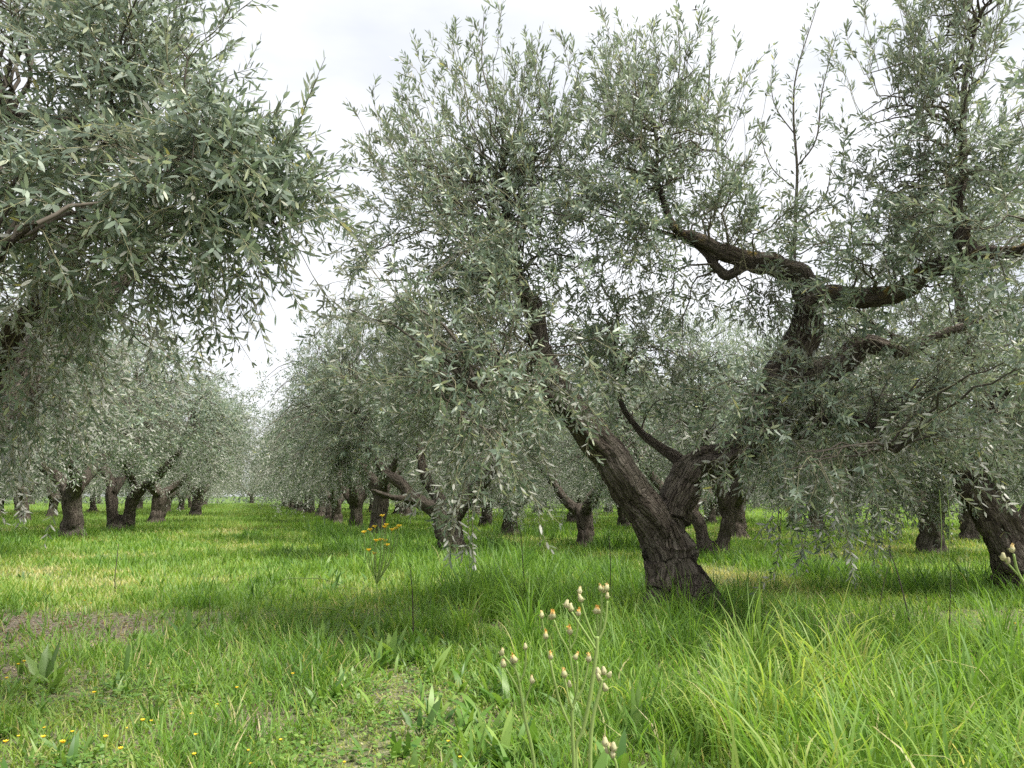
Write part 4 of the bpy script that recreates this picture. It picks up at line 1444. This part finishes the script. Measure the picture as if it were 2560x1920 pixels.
def yellow_spray():
    """the tall plant with open yellow flowers standing in the verge"""
    rng = np.random.default_rng(9)
    Y = 6.6
    base = np.array([*at(945, 1500, Y)[:2], 0.0])
    root = empty("yellow_wildflower", base)
    tag(root, "tall wildflower with open yellow heads in front of the dark orchard trunks", "flower")
    heads = [(910, 1331), (925, 1325), (937, 1317), (956, 1290), (962, 1318), (966, 1313), (980, 1325), (990, 1321), (940, 1352), (952, 1350), (963, 1352), (968, 1363), (922, 1376), (936, 1384), (998, 1315)]
    fork = at(942, 1460, Y)
    g = Geo()
    P = smooth_path([[*base, .005], [*(base * .5 + fork * .5 + [.02, 0, 0]), .0045], [*fork, .004]], 5)
    V, f3, f4 = tube(P[:, :3], P[:, 3], 5)
    g.add(V, f3, f4, tint=.3)
    link("stem", g.mesh("stem", M_STALK, True, base), root)
    for i, (px, py) in enumerate(heads):
        h = at(px, py, Y + rng.normal() * .06)
        g = Geo()
        P = smooth_path([[*fork, .0045], [*(fork * .45 + h * .55 + [(h[0] - fork[0]) * .25, 0, -.02]), .0038], [*h, .003]], 5)
        V, f3, f4 = tube(P[:, :3], P[:, 3], 4)
        g.add(V, f3, f4, tint=.5)
        link("stem", g.mesh("stem", M_STALK, True, base), root)
        g = Geo()
        n = 14
        a = np.arange(n) * 6.283 / n + rng.random()
        D = np.stack([np.cos(a), np.sin(a), .2 + .9 * rng.random(n)], -1)
        leaf_quads(g, np.repeat(h[None], n, 0), D, np.array([[0, -.6, 1.0]]) + 0 * D, np.full(n, .026), np.full(n, .011), .5 + .5 * rng.random(n), .1, 1)
        ball(g, h, .010, .8, .4, 7)
        link("flower_head", g.mesh("flower_head", M_PETAL, False, base), root)


yellow_spray()


def flower_things():
    rng = np.random.default_rng(15)
    g = Geo()
    P = np.array([[0, 0, -.02], [.004, 0, .05], [0, .004, .11]])
    V, f3, f4 = tube(P, [.0016, .0014, .0012], 4)
    g.add(V, f3, f4, tint=.3)
    stem = g.mesh("stem", M_STALK)
    g = Geo()
    n = 7
    a = np.arange(n) * 6.283 / n
    D = np.stack([np.cos(a), np.sin(a), 0 * a + .6], -1)
    leaf_quads(g, np.tile([[0, 0, .11]], (n, 1)), D, np.tile([[0, 0, 1.0]], (n, 1)), np.full(n, .013), np.full(n, .011), np.linspace(.3, 1, n), -.1, 1)
    ball(g, (0, 0, .112), .0035, 1, 0.0, 6)
    head = g.mesh("flower_head", M_PETAL)
    px = [(10, 1725), (105, 1840), (40, 1868), (175, 1857), (5, 1912), (150, 1905), (100, 1895), (258, 1884), (312, 1835), (352, 1832), (148, 1905), (295, 1918), (476, 1800), (482, 1906), (486, 1858), (590, 1720), (375, 1810),
          (865, 1915), (860, 1895), (1120, 1850), (620, 1880), (625, 1905), (700, 1845), (40, 1680), (55, 1676), (730, 1690), (1150, 1890), (540, 1760), (230, 1760), (210, 1480), (225, 1490), (2270, 1840), (2485, 1555), (2540, 1540)]
    for i, (a, b) in enumerate(px):
        q = ground_at(a, b + 45)
        o = empty("yellow_flower", (q[0], q[1], float(gh(q[0], q[1]))), rng.random() * 6.28, 0.75 + .5 * rng.random())
        tag(o, "tiny yellow flower dotted in the short grass of the track", "flower", "tiny yellow flowers in the grass")
        link("stem", stem, o)
        link("flower_head", head, o)


flower_things()


def dock(px, py, leaves, label, tint=.4, name="dock_plant"):
    """leaves: (azimuth deg, length, width, lean, arch)"""
    q = ground_at(px, py)
    base = np.array([q[0], q[1], float(gh(q[0], q[1]))])
    root = empty(name, base)
    tag(root, label, "weed")
    rng = np.random.default_rng(int(px + py))
    for (az, L, W, lean, arch) in leaves:
        g = Geo()
        K = 9
        d = np.array([math.cos(R(az)), math.sin(R(az)), 0])
        s = np.array([-d[1], d[0], 0])
        tw = rng.normal() * .5
        P = np.zeros(3)
        rows = []
        for k in range(K):
            t = k / (K - 1)
            th = lean + arch * t
            wd = W * .5 * max(0.10 if t < .2 else 0, math.sin(math.pi * min(1, max(0, (t - .12) / .88)) ** .8)) * (1 + .10 * math.sin(k * 2.3))
            tang = d * math.sin(th) + np.array([0, 0, math.cos(th)])
            nrm = np.cross(s, tang)
            sd = s * math.cos(tw * t) + nrm * math.sin(tw * t)
            rows.append([P + sd * wd + nrm * wd * .3 + nrm * .004 * math.sin(k * 1.9), P.copy(), P - sd * wd + nrm * wd * .3 - nrm * .004 * math.sin(k * 1.7)])
            P = P + tang * L / (K - 1)
        V = np.array(rows).reshape(-1, 3)
        f = []
        for k in range(K - 1):
            f += [[3 * k, 3 * k + 3, 3 * k + 4, 3 * k + 1], [3 * k + 1, 3 * k + 4, 3 * k + 5, 3 * k + 2]]
        g.add(V, f4=np.array(f), tint=np.clip(tint + rng.normal() * .12, 0, 1))
        link("leaf", g.mesh("leaf", M_HERB, True), root)


dock(110, 1725, [(170, .26, .085, .5, .5), (60, .30, .10, .15, .3), (20, .28, .08, .5, .5), (-20, .26, .09, .7, .5), (120, .28, .09, .3, .4), (-90, .2, .07, .9, .4)],
     "broad-leaved dock clump at the left below the worn soil", .62)
dock(465, 1600, [(175, .30, .055, .6, .4), (85, .30, .05, .1, .1), (15, .30, .06, .45, .3), (-60, .16, .05, .9, .3)], "dark green dock plant alone in the middle of the track", .08)
dock(1048, 1835, [(165, .20, .035, .55, .3), (90, .16, .03, .05, .1), (20, .24, .05, .50, .1)], "small dark lance-leaved weed left of the foreground wildflowers", .05)
dock(312, 1700, [(100, .26, .035, .08, .15), (0, .16, .04, .6, .4)], "single upright dark leaf blade right of the worn soil", .15)
dock(540, 1715, [(180, .36, .04, 1.2, .3), (70, .12, .03, .4, .3), (-30, .16, .04, 1.0, .3)], "weed with a long pale leaf lying across the short grass", .75)
dock(1035, 1925, [(95, .13, .038, .12, .2), (10, .10, .035, .6, .4), (170, .09, .03, .7, .3)], "bluish broad-leaved weed at the bottom edge left of the wildflower stalks", .35)
dock(1690, 1950, [(80, .15, .065, .1, .2), (20, .14, .055, .4, .5), (150, .14, .055, .4, .4)], "bright broad-leaved weed at the bottom edge right of the wildflower stalks", .8)
dock(1590, 1860, [(100, .34, .035, .05, .2), (60, .36, .04, .15, .2), (150, .26, .035, .3, .3), (10, .32, .03, .3, .2), (-40, .2, .03, .6, .3)], "upright lance-leaved weed between the wildflowers and the tall grass", .55)
dock(800, 1640, [(100, .24, .04, .1, .5), (30, .2, .04, .4, .8), (160, .2, .04, .4, .7), (-60, .15, .04, .7, .5), (70, .26, .035, .1, .3)], "leafy weed clump at the verge in the middle of the meadow", .5)
dock(880, 1720, [(100, .15, .035, .1, .8), (30, .14, .035, .4, .9), (170, .13, .035, .5, .8), (-70, .12, .035, .7, .6)], "pale leafy weed clump below the leafy verge clump", .7)


def stalks():
    defs = [
        ("dry_stalk", [(1033, 1585, 6.9, 2.6), (1032, 1520, 6.9, 2.4), (1030, 1470, 6.9, 1.8), (1024, 1405, 6.9, 1.0)], M_TWIG, .0, "thin dark upright stalk at the edge of the tall grass left of the wildflowers"),
        ("dry_stalk", [(2290, 1650, 7.2, 3.2), (2275, 1560, 7.2, 3.0), (2262, 1500, 7.2, 2.6), (2240, 1420, 7.2, 2.2), (2220, 1370, 7.2, 1.2)], M_TWIG, .35, "bare brown stalk leaning left in the tall grass at the right"),
        ("dry_stalk", [(2372, 1660, 7.6, 2.4), (2374, 1560, 7.6, 2.2), (2376, 1480, 7.6, 1.8), (2378, 1420, 7.6, 1.0)], M_TWIG, .05, "thin dark upright stalk in the tall grass near the right tree"),
        ("dry_stalk", [(2195, 1560, 8.0, 2.0), (2205, 1480, 8.0, 1.6), (2225, 1400, 8.0, 1.0)], M_TWIG, .25, "thin stalk leaning right among the tall grass"),
        ("dry_stalk", [(1526, 1470, 9.4, 1.8), (1526, 1400, 9.4, 1.6), (1522, 1340, 9.4, 1.0)], M_TWIG, .15, "thin stalk standing left of the big forked trunk"),
        ("dry_stalk", [(1310, 1450, 9.0, 1.8), (1306, 1390, 9.0, 1.6), (1302, 1330, 9.0, 1.0)], M_TWIG, .15, "thin stalk standing between the second olive and the big trunk"),
        ("dry_stalk", [(663, 1590, 8.0, 1.6), (690, 1560, 8.0, 1.5), (717, 1533, 8.0, 1.4), (777, 1520, 8.0, 1.8), (828, 1522, 8.0, 1.8), (890, 1535, 8.0, 1.2)], M_STALK, .6, "lower bent pale grass stem arching over the track's right edge"),
        ("dry_stalk", [(650, 1500, 9.5, 1.4), (704, 1451, 9.5, 1.5), (768, 1446, 9.5, 1.6), (815, 1449, 9.5, 1.5), (872, 1470, 9.5, 1.0)], M_STALK, .7, "upper bent pale grass stem arching over the track's right edge"),
        ("dry_stalk", [(287, 1440, 10.5, 1.8), (292, 1400, 10.5, 1.6), (296, 1360, 10.5, 1.0)], M_TWIG, .2, "thin dark stalk in the grass before the twin-stemmed olive"),
        ("dry_stalk", [(2352, 1380, 9.0, 1.6), (2354, 1330, 9.0, 1.8), (2350, 1250, 9.0, 1.6), (2348, 1225, 9.0, 1.0)], M_STALK, .3, "tall green stalk rising beside the dark leaning trunk"),
        ("dry_stalk", [(2372, 1390, 9.0, 1.8), (2374, 1320, 9.0, 2.2), (2370, 1250, 9.0, 2.0), (2366, 1200, 9.0, 1.0)], M_STALK, .3, "taller green stalk rising beside the dark leaning trunk"),
        ("dry_stalk", [(518, 1620, 6.8, 1.4), (520, 1560, 6.8, 1.4), (526, 1490, 6.8, .9)], M_TWIG, .1, "thin dark stalk beside the dock in the middle of the track"),
    ]
    for name, pts, mat, ti, lab in defs:
        P = smooth_path([[*at(a, b, Y), 0.65 * r * Y / FPX] for (a, b, Y, r) in pts], 5)
        foot = np.array([P[0, 0] + .02, P[0, 1], 0.0])
        P = np.vstack([[*foot, P[0, 3]], P]) if P[0, 2] > .03 else P
        g = Geo()
        V, f3, f4 = tube(P[:, :3], P[:, 3], 5)
        g.add(V, f3, f4, tint=ti)
        o = link(name, g.mesh(name, mat, True, foot))
        o.location = foot
        tag(o, lab, "stalk")


stalks()


def bird():
    c = at(1738, 25, 30)
    root = empty("flying_bird", c)
    tag(root, "tiny dark bird flying in the white sky above the olive tops", "bird")
    g = Geo()
    P = np.array([[-.11, 0, 0], [-.06, 0, .01], [0, 0, .01], [.06, 0, .015], [.10, 0, .02]])
    V, f3, f4 = tube(P, [.008, .024, .030, .020, .006], 8)
    g.add(V, f3, f4, tint=.1)
    leaf_quads(g, np.array([[-.09, 0, 0]]), np.array([[-1, 0, 0.0]]), np.array([[0, 0, 1.0]]), np.array([.08]), np.array([.05]), np.array([.1]), 0, 1)
    link("body", g.mesh("body", M_TWIG, True), root)
    for s in (1, -1):
        g = Geo()
        leaf_quads(g, np.array([[.02, s * .02, .015]]), np.array([[-.15, s * .7, .6]]), np.array([[0, -s * .6, .7]]), np.array([.20]), np.array([.07]), np.array([.1]), .25, 2)
        link("wing", g.mesh("wing", M_TWIG), root)


bird()
